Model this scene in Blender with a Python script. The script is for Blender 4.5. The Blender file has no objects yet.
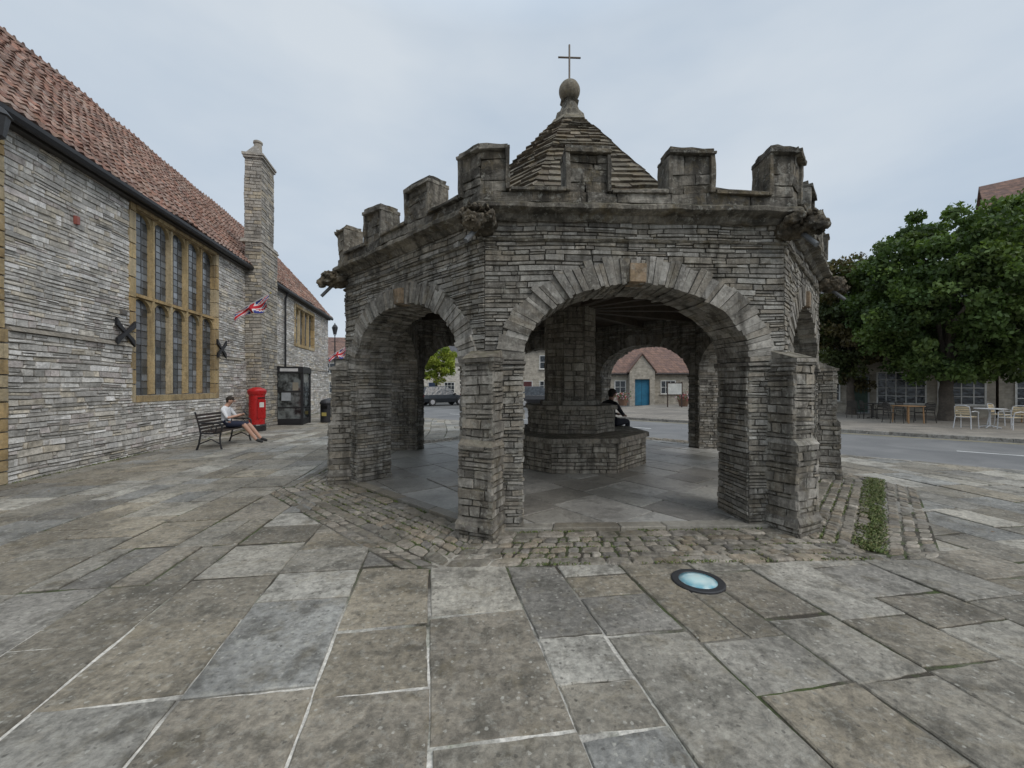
import bpy, math, random
import numpy as np
from mathutils import Vector, Matrix, noise
R=random.Random(11)
scene=bpy.context.scene
rad=math.radians
V=Vector

# ------------------------------------------------------------------ helpers
def link(o,parent=None):
    scene.collection.objects.link(o)
    if parent: o.parent=parent
    return o
def empty(name,loc=(0,0,0),rot=0.0):
    e=bpy.data.objects.new(name,None); e.location=loc; e.rotation_euler=(0,0,rot)
    return link(e)
class NT:
    def __init__(s,name):
        s.m=bpy.data.materials.new(name); s.m.use_nodes=True
        s.t=s.m.node_tree; s.bs=s.t.nodes['Principled BSDF']
    def n(s,t,**k):
        x=s.t.nodes.new(t)
        for a,b in k.items(): setattr(x,a,b)
        return x
    def l(s,a,b): s.t.links.new(a,b)
    def val(s,inp,v):
        if isinstance(v,bpy.types.NodeSocket): s.l(v,inp)
        else: inp.default_value=v
    def noise(s,vec,scale,detail=4,rough=.55,dist=0):
        x=s.n('ShaderNodeTexNoise'); x.inputs['Scale'].default_value=scale
        x.inputs['Detail'].default_value=detail; x.inputs['Roughness'].default_value=rough
        x.inputs['Distortion'].default_value=dist
        if vec is not None: s.l(vec,x.inputs['Vector'])
        return x.outputs['Fac']
    def mr(s,v,a,b,c,d):
        x=s.n('ShaderNodeMapRange'); s.val(x.inputs[0],v)
        for i,q in enumerate((a,b,c,d)): x.inputs[i+1].default_value=q
        return x.outputs[0]
    def math(s,op,a,b=0.0):
        x=s.n('ShaderNodeMath',operation=op); s.val(x.inputs[0],a); s.val(x.inputs[1],b); return x.outputs[0]
    def mix(s,f,a,b,bt='MIX'):
        x=s.n('ShaderNodeMix',data_type='RGBA',blend_type=bt)
        s.val(x.inputs[0],f)
        for i,q in ((6,a),(7,b)):
            if isinstance(q,(tuple,list)): x.inputs[i].default_value=(*q[:3],1)
            else: s.l(q,x.inputs[i])
        return x.outputs[2]
    def scalec(s,col,f):
        x=s.n('ShaderNodeVectorMath',operation='SCALE'); s.l(col,x.inputs[0]); s.val(x.inputs['Scale'],f); return x.outputs[0]
    def mapping(s,vec,sc):
        x=s.n('ShaderNodeMapping'); s.l(vec,x.inputs[0]); x.inputs['Scale'].default_value=sc; return x.outputs[0]
    def bump(s,h,strength,dist,prev=None):
        b=s.n('ShaderNodeBump'); b.inputs['Strength'].default_value=strength; b.inputs['Distance'].default_value=dist
        s.l(h,b.inputs['Height'])
        if prev is not None: s.l(prev,b.inputs['Normal'])
        return b.outputs[0]
def stone_mat(name,bump=.6,blotch=(.7,1.2),grain=(.62,1.32),lichen=.45,ochre=.3,moss=.5,rough=.9,streak=.0,dist=.02,spec=.3,ls=11,dark=.6,ds=6.1,dcol=(.05,.045,.036),lcol=(.42,.41,.36),thr=.535,spots=0):
    t=NT(name)
    tc=t.n('ShaderNodeTexCoord').outputs['Object']
    at=t.n('ShaderNodeAttribute',attribute_name='Col').outputs['Color']
    n1=t.noise(tc,1.3,4,.6); n2=t.noise(tc,21,7,.72); n3=t.noise(tc,85,3,.6)
    c=t.scalec(at,t.mr(n1,.33,.67,*blotch)); c=t.scalec(c,t.mr(n2,.33,.67,*grain))
    if dark>0:
        dk=t.noise(tc,ds,5,.7,.2); c=t.mix(t.mr(dk,.5,.63,0,dark),c,dcol)
    if streak>0:
        st=t.noise(t.mapping(tc,(5,5,.45)),1.5,5,.65)
        c=t.mix(t.math('MULTIPLY',t.mr(st,.48,.62,0,1),streak),c,(.04,.036,.03))
    l1=t.noise(tc,ls,6,.75,.3); c=t.mix(t.mr(l1,thr,thr+.07,0,lichen),c,lcol)
    l2=t.noise(tc,4.3,5,.72,.3)
    if ochre>0: c=t.mix(t.mr(l2,.53,.66,0,ochre),c,(.21,.16,.075))
    if spots>0:   # crustose lichen spots, small pale and dark discs
        vo=t.n('ShaderNodeTexVoronoi'); vo.inputs['Scale'].default_value=26; t.l(tc,vo.inputs['Vector'])
        sp=t.n('ShaderNodeSeparateXYZ'); t.l(vo.outputs['Color'],sp.inputs[0])
        edge=t.math('ADD',vo.outputs['Distance'],t.math('MULTIPLY',t.mr(n3,.3,.7,-.12,.12),1.0))
        disc=t.mr(edge,.20,.27,1,0)
        c=t.mix(t.math('MULTIPLY',t.math('MULTIPLY',disc,t.mr(sp.outputs[0],.70,.72,0,1)),spots),c,(.50,.48,.42))
        c=t.mix(t.math('MULTIPLY',t.math('MULTIPLY',disc,t.mr(sp.outputs[1],.72,.74,0,1)),spots),c,(.05,.046,.038))
    if moss>0:
        g=t.n('ShaderNodeNewGeometry').outputs['Normal']; sp=t.n('ShaderNodeSeparateXYZ'); t.l(g,sp.inputs[0])
        up=t.mr(sp.outputs[2],.4,.9,0,1)
        c=t.mix(t.math('MULTIPLY',up,t.mr(l1,.42,.56,0,moss)),c,(.085,.075,.035))
    t.l(c,t.bs.inputs['Base Color'])
    t.l(t.mr(n2,.3,.7,rough-.12,min(1,rough+.08)),t.bs.inputs['Roughness'])
    t.bs.inputs['Specular IOR Level'].default_value=spec
    b=t.bump(n2,bump,dist); b=t.bump(n3,bump*.6,dist*.35,b); t.l(b,t.bs.inputs['Normal'])
    return t.m
def col_mat(name,rough=.7,bump=0,bs=30,var=.2,metal=0,trans=0,spec=.4):
    t=NT(name); tc=t.n('ShaderNodeTexCoord').outputs['Object']
    at=t.n('ShaderNodeAttribute',attribute_name='Col').outputs['Color']
    n=t.noise(tc,bs,4,.6); n0=t.noise(tc,2.3,3,.6)
    c=t.scalec(at,t.mr(n,.3,.7,1-var,1+var)); c=t.scalec(c,t.mr(n0,.3,.7,1-var,1+var))
    t.l(c,t.bs.inputs['Base Color']); t.l(t.mr(n,.3,.7,rough-.08,rough+.08),t.bs.inputs['Roughness'])
    t.bs.inputs['Metallic'].default_value=metal; t.bs.inputs['Specular IOR Level'].default_value=spec
    if bump: t.l(t.bump(n,bump,.01),t.bs.inputs['Normal'])
    return t.m
def glass_mat(name,col=(.03,.035,.04),rough=.08):
    t=NT(name); tc=t.n('ShaderNodeTexCoord').outputs['Object']
    n=t.noise(tc,6,2); c=t.mix(t.mr(n,.35,.65,0,1),tuple(x*.6 for x in col),tuple(x*1.7 for x in col))
    t.l(c,t.bs.inputs['Base Color']); t.bs.inputs['Roughness'].default_value=rough
    t.bs.inputs['Specular IOR Level'].default_value=.7
    t.l(t.bump(n,.25,.05),t.bs.inputs['Normal'])
    return t.m

class Fr:
    def __init__(s,O,N):
        s.O=V((O[0],O[1],0)); s.N=V((N[0],N[1],0)).normalized(); s.U=V((-s.N.y,s.N.x,0))
    def p(s,u,n,z): return s.O+s.U*u+s.N*n+V((0,0,z))
class MB:
    def __init__(s): s.v=[];s.f=[];s.c=[];s.m=[]
    def add(s,vs,fs,col,mi=0):
        b=len(s.v); s.v.extend([tuple(q) for q in vs]); s.c.extend([col]*len(vs))
        for f in fs: s.f.append(tuple(b+i for i in f)); s.m.append(mi)
    def hexa(s,b,f,col,mi=0,back=False):
        fs=[(4,5,6,7),(0,1,5,4),(1,2,6,5),(2,3,7,6),(3,0,4,7)]
        if back: fs.append((3,2,1,0))
        s.add(list(b)+list(f),fs,col,mi)
    def box(s,x0,x1,y0,y1,z0,z1,col,mi=0,M=None):
        p=[V(q) for q in ((x0,y0,z0),(x1,y0,z0),(x1,y1,z0),(x0,y1,z0),(x0,y0,z1),(x1,y0,z1),(x1,y1,z1),(x0,y1,z1))]
        if M is not None: p=[M@q for q in p]
        s.add(p,[(3,2,1,0),(4,5,6,7),(0,1,5,4),(1,2,6,5),(2,3,7,6),(3,0,4,7)],col,mi)
    def block(s,fr,u0,u1,z0,z1,nb,nf,col,ch=.008,jit=.004,mi=0,back=False):
        j=lambda: R.uniform(-jit,jit)
        B=[fr.p(u0,nb,z0),fr.p(u1,nb,z0),fr.p(u1,nb,z1),fr.p(u0,nb,z1)]
        F=[fr.p(u0+ch+j(),nf+j(),z0+ch+j()*.6),fr.p(u1-ch+j(),nf+j(),z0+ch+j()*.6),fr.p(u1-ch+j(),nf+j(),z1-ch+j()*.6),fr.p(u0+ch+j(),nf+j(),z1-ch+j()*.6)]
        s.hexa(B,F,col,mi,back)
    def slab(s,poly,zt,col,ch=.008,th=.05,tilt=.002,mi=0,ins=1.3):
        n=len(poly)
        if n<3: return
        cx=sum(p[0] for p in poly)/n; cy=sum(p[1] for p in poly)/n
        tx=R.uniform(-tilt,tilt); ty=R.uniform(-tilt,tilt)
        def zz(p): return zt+(p[0]-cx)*tx*2+(p[1]-cy)*ty*2
        vs=[(p[0],p[1],zt-th) for p in poly]+[(p[0],p[1],zz(p)-ch) for p in poly]
        for p in poly:
            d=math.hypot(p[0]-cx,p[1]-cy)+1e-6; k=max(0,1-ch*ins/d)
            vs.append((cx+(p[0]-cx)*k,cy+(p[1]-cy)*k,zz(p)))
        fs=[]
        for i in range(n):
            j=(i+1)%n
            fs.append((i,j,n+j,n+i)); fs.append((n+i,n+j,2*n+j,2*n+i))
        fs.append(tuple(2*n+i for i in range(n)))
        s.add(vs,fs,col,mi)
    def tube(s,pts,rs,col,seg=8,mi=0,cap=True):
        pts=[V(p) for p in pts]
        if not isinstance(rs,(list,tuple)): rs=[rs]*len(pts)
        vs=[];n=len(pts); up=None
        for i,p in enumerate(pts):
            t=(pts[min(i+1,n-1)]-pts[max(i-1,0)]).normalized()
            if up is None: up=V((0,0,1)) if abs(t.z)<.9 else V((1,0,0))
            a=t.cross(up)
            if a.length<1e-4: a=t.cross(V((0,1,0)))
            a.normalize(); b=t.cross(a).normalized()
            for k in range(seg):
                w=2*math.pi*k/seg; vs.append(p+a*(math.cos(w)*rs[i])+b*(math.sin(w)*rs[i]))
        fs=[]
        for i in range(n-1):
            for k in range(seg):
                k2=(k+1)%seg; fs.append((i*seg+k,i*seg+k2,(i+1)*seg+k2,(i+1)*seg+k))
        if cap: fs.append(tuple(range(seg))); fs.append(tuple((n-1)*seg+k for k in reversed(range(seg))))
        s.add(vs,fs,col,mi)
    def lathe(s,prof,cx,cy,col,seg=24,mi=0,off=0):
        vs=[];fs=[]
        for r,z in prof:
            for k in range(seg):
                w=2*math.pi*k/seg+off; vs.append((cx+r*math.cos(w),cy+r*math.sin(w),z))
        for i in range(len(prof)-1):
            for k in range(seg):
                k2=(k+1)%seg; fs.append((i*seg+k,i*seg+k2,(i+1)*seg+k2,(i+1)*seg+k))
        fs.append(tuple(reversed(range(seg)))); fs.append(tuple((len(prof)-1)*seg+k for k in range(seg)))
        s.add(vs,fs,col,mi)
    def warp(s,a1=.014,f1=1.7,a2=.006,f2=9):
        out=[]
        for v in s.v:
            p=V(v); n1=noise.noise_vector(p*f1); n2=noise.noise_vector(p*f2)
            out.append(tuple(p+V((n1.x*a1*.5,n1.y*a1*.5,n1.z*a1))+n2*a2))
        s.v=out
    def build(s,name,mats,parent=None,smooth=False):
        me=bpy.data.meshes.new(name); me.from_pydata(s.v,[],s.f)
        if not isinstance(mats,(list,tuple)): mats=[mats]
        for m in mats: me.materials.append(m)
        me.polygons.foreach_set('material_index',s.m)
        a=me.color_attributes.new('Col','FLOAT_COLOR','POINT')
        a.data.foreach_set('color',np.array([(*c,1.0) for c in s.c],dtype=np.float32).ravel())
        if smooth: me.polygons.foreach_set('use_smooth',[True]*len(s.f))
        me.update()
        return link(bpy.data.objects.new(name,me),parent)
def pick(pal,j=.14):
    c=R.choice(pal); k=R.uniform(1-j,1+j); return (c[0]*k,c[1]*k,c[2]*k)
def courses(mb,fr,iv,z0,z1,hr,lr,nb,pr,pal,ch=.008,g=.004,jit=.004,cj=.2):
    z=z0
    while z<z1-.015:
        h=R.uniform(*hr)
        if z+h>z1-hr[0]*.6: h=z1-z
        for a,b in iv(z,z+h):
            if b-a<.02: continue
            u=a
            while u<b-.01:
                l=R.uniform(*lr)*(1 if R.random()<.7 else .55)
                if u+l>b-lr[0]*.6: l=b-u
                if h>hr[0]*1.5 and R.random()<.18:
                    q=R.uniform(.4,.6)*h
                    mb.block(fr,u+g,u+l-g,z+g,z+q-g*.7,nb,R.uniform(*pr),pick(pal,cj),ch*.8,jit)
                    mb.block(fr,u+g,u+l-g,z+q+g*.7,z+h-g,nb,R.uniform(*pr),pick(pal,cj),ch*.8,jit)
                else:
                    mb.block(fr,u+g,u+l-g,z+g,z+h-g,nb,R.uniform(*pr),pick(pal,cj),ch,jit)
                u+=l
        z+=h
def sub(ivs,a,b):
    out=[]
    for x,y in ivs:
        if b<=x or a>=y: out.append((x,y)); continue
        if a>x: out.append((x,a))
        if b<y: out.append((b,y))
    return out
def clip(poly,nx,ny,c):
    out=[];n=len(poly)
    for i in range(n):
        p=poly[i];q=poly[(i+1)%n]
        dp=nx*p[0]+ny*p[1]-c; dq=nx*q[0]+ny*q[1]-c
        if dp<=0: out.append(p)
        if (dp<0)!=(dq<0) and abs(dp-dq)>1e-9:
            t=dp/(dp-dq); out.append((p[0]+(q[0]-p[0])*t,p[1]+(q[1]-p[1])*t))
    return out

# ------------------------------------------------------------------ materials
M_cross=stone_mat('weathered_lias',bump=.8,lichen=.4,ochre=.2,moss=.6,streak=.6,blotch=(.72,1.2),grain=(.7,1.25),dark=.5)
M_para=stone_mat('parapet_stone',bump=1.0,lichen=.5,ochre=.35,moss=.7,streak=.75,blotch=(.55,1.25),dark=.75,ds=4.5,dist=.03,ls=13,thr=.55)
M_wall=stone_mat('hall_stone',bump=.6,lichen=.35,ochre=.08,moss=.3,streak=.2,blotch=(.84,1.14),grain=(.74,1.2),dark=.3,lcol=(.62,.60,.57))
M_ochre=stone_mat('ham_stone',bump=.4,lichen=.15,ochre=.1,moss=.2,streak=.3,blotch=(.8,1.15),grain=(.75,1.2),dark=.2)
M_pave=stone_mat('flagstone',bump=.85,lichen=.38,ochre=.22,moss=0,rough=.7,blotch=(.66,1.22),grain=(.55,1.36),dist=.018,spec=.45,ls=17,dark=.65,ds=3.6,dcol=(.07,.064,.05),lcol=(.37,.355,.305),thr=.53,spots=.55)
M_floor=stone_mat('interior_flagstone',bump=.5,lichen=.2,ochre=.0,moss=0,rough=.45,blotch=(.6,1.25),grain=(.72,1.22),dist=.012,spec=.55,ls=9,dark=.6,ds=2.6,dcol=(.10,.095,.085))
M_sett=stone_mat('sett_stone',bump=.8,lichen=.35,ochre=.25,moss=.3,rough=.8,dark=.55)
M_tile=stone_mat('clay_tile',bump=.5,lichen=.6,ochre=.2,moss=.0,blotch=(.7,1.2),dark=.55,ls=5,thr=.52,lcol=(.36,.30,.26),dcol=(.09,.06,.05))
M_stile=stone_mat('stone_tile',bump=.9,lichen=.3,ochre=.4,moss=.6,blotch=(.6,1.2),dark=.5)
M_col=col_mat('painted_surface',.6,.0)
M_iron=col_mat('black_iron',.45,.1,40,.15)
M_wood=col_mat('bench_wood',.6,.3,30,.25)
M_lead=col_mat('lead',.6,.1,20,.2,.0)
M_glass=glass_mat('window_glass')
M_leaf=col_mat('leaf',.55,0,3,.12)
M_bark=col_mat('bark',.9,.8,14,.3)
M_cloth=col_mat('cloth',.85,.3,40,.12)
M_skin=col_mat('skin',.55,0,20,.05)
M_red=col_mat('red_paint',.3,0,8,.08,0,0,.5)
M_car=col_mat('car_paint',.18,0,4,.05,0,0,.6)

# ------------------------------------------------------------------ world, sun, camera
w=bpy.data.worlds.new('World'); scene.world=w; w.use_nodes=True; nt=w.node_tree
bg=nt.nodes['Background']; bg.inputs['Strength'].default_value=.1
SUN_EL=rad(46)
sun_dir=V((.74,-.67,0)).normalized()
sky=nt.nodes.new('ShaderNodeTexSky'); sky.sky_type='NISHITA'; sky.sun_disc=False
sky.sun_elevation=SUN_EL; sky.sun_rotation=math.atan2(sun_dir.x,sun_dir.y)
tc=nt.nodes.new('ShaderNodeTexCoord'); mp=nt.nodes.new('ShaderNodeMapping'); mp.inputs['Scale'].default_value=(1,1,2.6)
nt.links.new(tc.outputs['Generated'],mp.inputs[0])
ns=nt.nodes.new('ShaderNodeTexNoise'); ns.inputs['Scale'].default_value=1.3; ns.inputs['Detail'].default_value=5; ns.inputs['Roughness'].default_value=.5
nt.links.new(mp.outputs[0],ns.inputs['Vector'])
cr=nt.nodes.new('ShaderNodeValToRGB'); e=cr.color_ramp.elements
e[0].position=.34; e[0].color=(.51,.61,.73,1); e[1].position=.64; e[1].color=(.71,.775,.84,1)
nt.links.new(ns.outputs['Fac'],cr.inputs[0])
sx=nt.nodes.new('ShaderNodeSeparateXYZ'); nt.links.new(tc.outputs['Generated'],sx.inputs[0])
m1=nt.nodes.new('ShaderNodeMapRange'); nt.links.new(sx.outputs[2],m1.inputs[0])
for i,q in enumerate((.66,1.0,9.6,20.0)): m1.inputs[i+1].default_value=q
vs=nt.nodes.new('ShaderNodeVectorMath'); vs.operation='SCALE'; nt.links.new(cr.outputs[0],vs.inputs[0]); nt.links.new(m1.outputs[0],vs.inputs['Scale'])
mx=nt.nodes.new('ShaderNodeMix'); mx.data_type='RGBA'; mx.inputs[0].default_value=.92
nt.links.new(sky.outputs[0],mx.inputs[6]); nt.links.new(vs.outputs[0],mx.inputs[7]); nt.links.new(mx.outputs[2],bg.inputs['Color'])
sl=bpy.data.lights.new('sun','SUN'); sl.energy=1.5; sl.angle=rad(40); sl.color=(1,.94,.87)
so=link(bpy.data.objects.new('sun',sl)); so.location=(10,-10,20)
tosun=V((sun_dir.x*math.cos(SUN_EL),sun_dir.y*math.cos(SUN_EL),math.sin(SUN_EL)))
so.rotation_euler=tosun.to_track_quat('Z','Y').to_euler()
cam=bpy.data.cameras.new('camera'); co=link(bpy.data.objects.new('camera',cam)); co.location=(0,0,1.6); co.rotation_euler=(rad(90),0,0)
cam.sensor_width=36; cam.lens=14.06; cam.shift_y=.002; cam.clip_start=.05; cam.clip_end=2000
scene.camera=co
scene.view_settings.view_transform='Standard'; scene.view_settings.look='None'; scene.view_settings.exposure=0

# ------------------------------------------------------------------ ground, road, paving
RD=V((.741,-.671,0)).normalized(); RN=V((.671,.741,0)).normalized(); C1=12.13; C2=19.0
def rp(s,c): p=RD*s+RN*c; return (p.x,p.y)
t=NT('asphalt_far'); tcc=t.n('ShaderNodeTexCoord').outputs['Object']
c=t.mix(t.mr(t.noise(tcc,.3,5),.3,.7,0,1),(.07,.07,.07),(.13,.13,.125)); c=t.scalec(c,t.mr(t.noise(tcc,40,4),.3,.7,.8,1.2))
t.l(c,t.bs.inputs['Base Color']); t.bs.inputs['Roughness'].default_value=.85; M_gr=t.m
t=NT('asphalt_road'); tcc=t.n('ShaderNodeTexCoord').outputs['Object']
c=t.mix(t.mr(t.noise(tcc,.6,6,.6,1),.35,.65,0,1),(.125,.125,.125),(.19,.187,.182)); c=t.scalec(c,t.mr(t.noise(tcc,80,4),.3,.7,.75,1.25))
t.l(c,t.bs.inputs['Base Color']); t.bs.inputs['Roughness'].default_value=.7; t.l(t.bump(t.noise(tcc,90,3),.4,.01),t.bs.inputs['Normal']); M_rd=t.m
t=NT('mortar_bed'); tcc=t.n('ShaderNodeTexCoord').outputs['Object']
sp=t.n('ShaderNodeSeparateXYZ'); t.l(tcc,sp.inputs[0])
near=t.math('MULTIPLY',t.mr(sp.outputs[1],2.5,3.2,1,0),t.mr(sp.outputs[0],.5,1.1,1,0))
pn=t.math('MULTIPLY',near,t.mr(t.noise(tcc,1.7,5),.36,.5,0,1))
dirt=t.mix(t.mr(t.noise(tcc,2.2,6,.65),.47,.58,0,1),(.055,.047,.035),(.055,.075,.022))
dirt=t.mix(t.mr(t.noise(tcc,.9,5),.5,.6,0,.85),dirt,(.2,.185,.155))
c=t.mix(pn,dirt,(.62,.59,.53)); c=t.scalec(c,t.mr(t.noise(tcc,45,4),.3,.7,.7,1.3))
t.l(c,t.bs.inputs['Base Color']); t.bs.inputs['Roughness'].default_value=.95; t.l(t.bump(t.noise(tcc,60,4),.8,.015),t.bs.inputs['Normal']); M_mort=t.m

W=(1,1,1)
g=MB(); g.add([(-600,-600,-.13),(600,-600,-.13),(600,900,-.13),(-600,900,-.13)],[(0,1,2,3)],W); g.build('ground',M_gr)
g=MB(); n=[(*rp(-60,C1),-.1),(*rp(60,C1),-.1),(*rp(60,C2),-.1),(*rp(-60,C2),-.1)]; g.add(n,[(0,1,2,3)],W); g.build('road',M_rd)
g=MB()
s=-40
while s<40:
    q=[rp(s,15.5),rp(s+2.2,15.5),rp(s+2.2,15.61),rp(s,15.61)]; g.add([(a,b,-.096) for a,b in q],[(0,1,2,3)],(.6,.6,.58)); s+=5.2
for cc in (C2-.28,C2-.45):
    q=[rp(-12,cc),rp(30,cc),rp(30,cc+.06),rp(-12,cc+.06)]; g.add([(a,b,-.096) for a,b in q],[(0,1,2,3)],(.38,.32,.15))
g.build('road_markings',col_mat('road_paint',.8,0,25,.25))

CX,CY=1.22,8.5; ROT=2.3
PAL_PAVE=[(.26,.235,.19),(.30,.28,.24),(.22,.195,.152),(.31,.285,.235),(.255,.225,.178),(.34,.315,.265),(.23,.215,.188),(.27,.235,.178),(.37,.35,.305),(.25,.245,.225)]
pave=MB()
ang=rad(9); du=V((math.cos(ang),math.sin(ang),0)); dv=V((-math.sin(ang),math.cos(ang),0))
def putslab(x0,x1,y0,y1):
    gp=R.uniform(.005,.012); pts=[]
    edge=[]
    C4=[(x0+gp,y0+gp),(x1-gp,y0+gp),(x1-gp,y1-gp),(x0+gp,y1-gp)]
    C4=[(x+R.uniform(-.009,.009),y+R.uniform(-.018,.018)) for x,y in C4]
    near=(x0*x0+y0*y0)<60
    for i in range(4):
        a,b=C4[i],C4[(i+1)%4]
        m=7 if near else 1
        for j in range(m):
            q=j/m; k=.0045 if j else .0
            # worn, slightly clipped corner
            edge.append((a[0]+(b[0]-a[0])*q+R.uniform(-k,k),a[1]+(b[1]-a[1])*q+R.uniform(-k,k)))
    for (x,y) in edge:
        q=du*x+dv*y; q.x+=.06*math.sin(q.y*.9+1); pts.append((q.x,q.y))
    n_=len(pts); cx=sum(p[0] for p in pts)/n_; cy=sum(p[1] for p in pts)/n_
    if math.hypot(cx-CX,cy-CY)<4.3: return
    if cx< -7.4-.1875*cy-.6: return
    pts=clip(pts,RN.x,RN.y,C1-.16)
    if len(pts)>=3: pave.slab(pts,R.uniform(-.003,.006),pick(PAL_PAVE,.2),ch=.007,tilt=.005)
a=-16.0
while a<17:
    wd=R.uniform(.44,.74); b=-3+R.uniform(0,.6)
    while b<30:
        ln=R.uniform(.42,1.05); r_=R.random()
        if r_<.12 and wd>.55: 
            k=R.uniform(.4,.6); putslab(a,a+wd*k,b,b+ln); putslab(a+wd*k,a+wd,b,b+ln)
        elif r_<.24 and ln>.7:
            k=R.uniform(.3,.6); putslab(a,a+wd,b,b+ln*k); putslab(a,a+wd,b+ln*k,b+ln)
        else: putslab(a,a+wd,b,b+ln)
        b+=ln
    a+=wd
pave.build('flagstone_paving',M_pave)
g=MB(); P=[(-30,-6),(40,-6),(40,30),(-30,30)]
P=clip(P,RN.x,RN.y,C1-.14); g.slab(P,-.009,W,ch=0,th=.125,tilt=0); g.build('paving_bed',M_mort)
g=MB(); s=-30
while s<40:
    l=.9; q=[rp(s+.006,C1-.15),rp(s+l-.006,C1-.15),rp(s+l-.006,C1-.003),rp(s+.006,C1-.003)]
    g.slab(q,.004,pick([(.33,.31,.28),(.28,.265,.24)]),ch=.012,th=.13); s+=l
s=-14
while s<40:
    l=.9; q=[rp(s+.006,C2+.003),rp(s+l-.006,C2+.003),rp(s+l-.006,C2+.15),rp(s+.006,C2+.15)]
    g.slab(q,.016,pick([(.33,.31,.28),(.28,.265,.24)]),ch=.012,th=.13); s+=l
g.build('kerb',M_sett)
t=NT('far_pavement'); tcc=t.n('ShaderNodeTexCoord').outputs['Object']
br=t.n('ShaderNodeTexBrick'); t.l(tcc,br.inputs['Vector']); br.inputs['Scale'].default_value=1; br.inputs['Brick Width'].default_value=.7; br.inputs['Row Height'].default_value=.5; br.inputs['Mortar Size'].default_value=.015
br.inputs['Color1'].default_value=(.27,.24,.2,1); br.inputs['Color2'].default_value=(.2,.18,.155,1); br.inputs['Mortar'].default_value=(.1,.09,.07,1)
c=t.scalec(br.outputs['Color'],t.mr(t.noise(tcc,.5,6,.65),.35,.65,.75,1.2)); c=t.scalec(c,t.mr(t.noise(tcc,14,6,.7),.3,.7,.75,1.2))
t.l(c,t.bs.inputs['Base Color']); t.bs.inputs['Roughness'].default_value=.85; t.l(t.bump(t.noise(tcc,30,4),.3,.01),t.bs.inputs['Normal'])
g=MB(); q=[rp(-14,C2+.152),rp(60,C2+.152),rp(60,60),rp(-14,60)]; g.slab(q,.01,W,ch=0,th=.13,tilt=0); g.build('far_pavement',t.m)

# ------------------------------------------------------------------ MARKET CROSS
cross=empty('market_cross')
T8=math.tan(rad(22.5)); C8=math.cos(rad(22.5))
RW=4.4; AP=RW*C8; TH=.6
a_,b_,zs=1.265,.85,1.88
PALC=[(.31,.29,.255),(.26,.245,.215),(.36,.34,.305),(.22,.205,.18),(.29,.26,.215),(.40,.385,.35),(.25,.23,.195),(.32,.305,.275),(.185,.175,.158),(.33,.30,.25)]
PALV=[(.34,.32,.285),(.28,.26,.228),(.39,.37,.335),(.235,.218,.19),(.31,.28,.235)]
PALB=[(.25,.23,.198),(.29,.27,.238),(.195,.18,.157),(.33,.31,.275),(.27,.24,.195)]
def face(k,ap): 
    th=rad(-90+ROT+45*k); N=V((math.cos(th),math.sin(th),0)); return Fr((CX+N.x*ap,CY+N.y*ap),N)
def hs(ap): return ap*T8
st=MB(); core=MB(); inn=MB()
CC=(.17,.155,.13)
tt=np.linspace(0,math.pi,2001); xx=(a_+.14)*np.cos(tt); zz_=(b_+.14)*np.sin(tt)
L=np.concatenate([[0],np.cumsum(np.hypot(np.diff(xx),np.diff(zz_)))])
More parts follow.
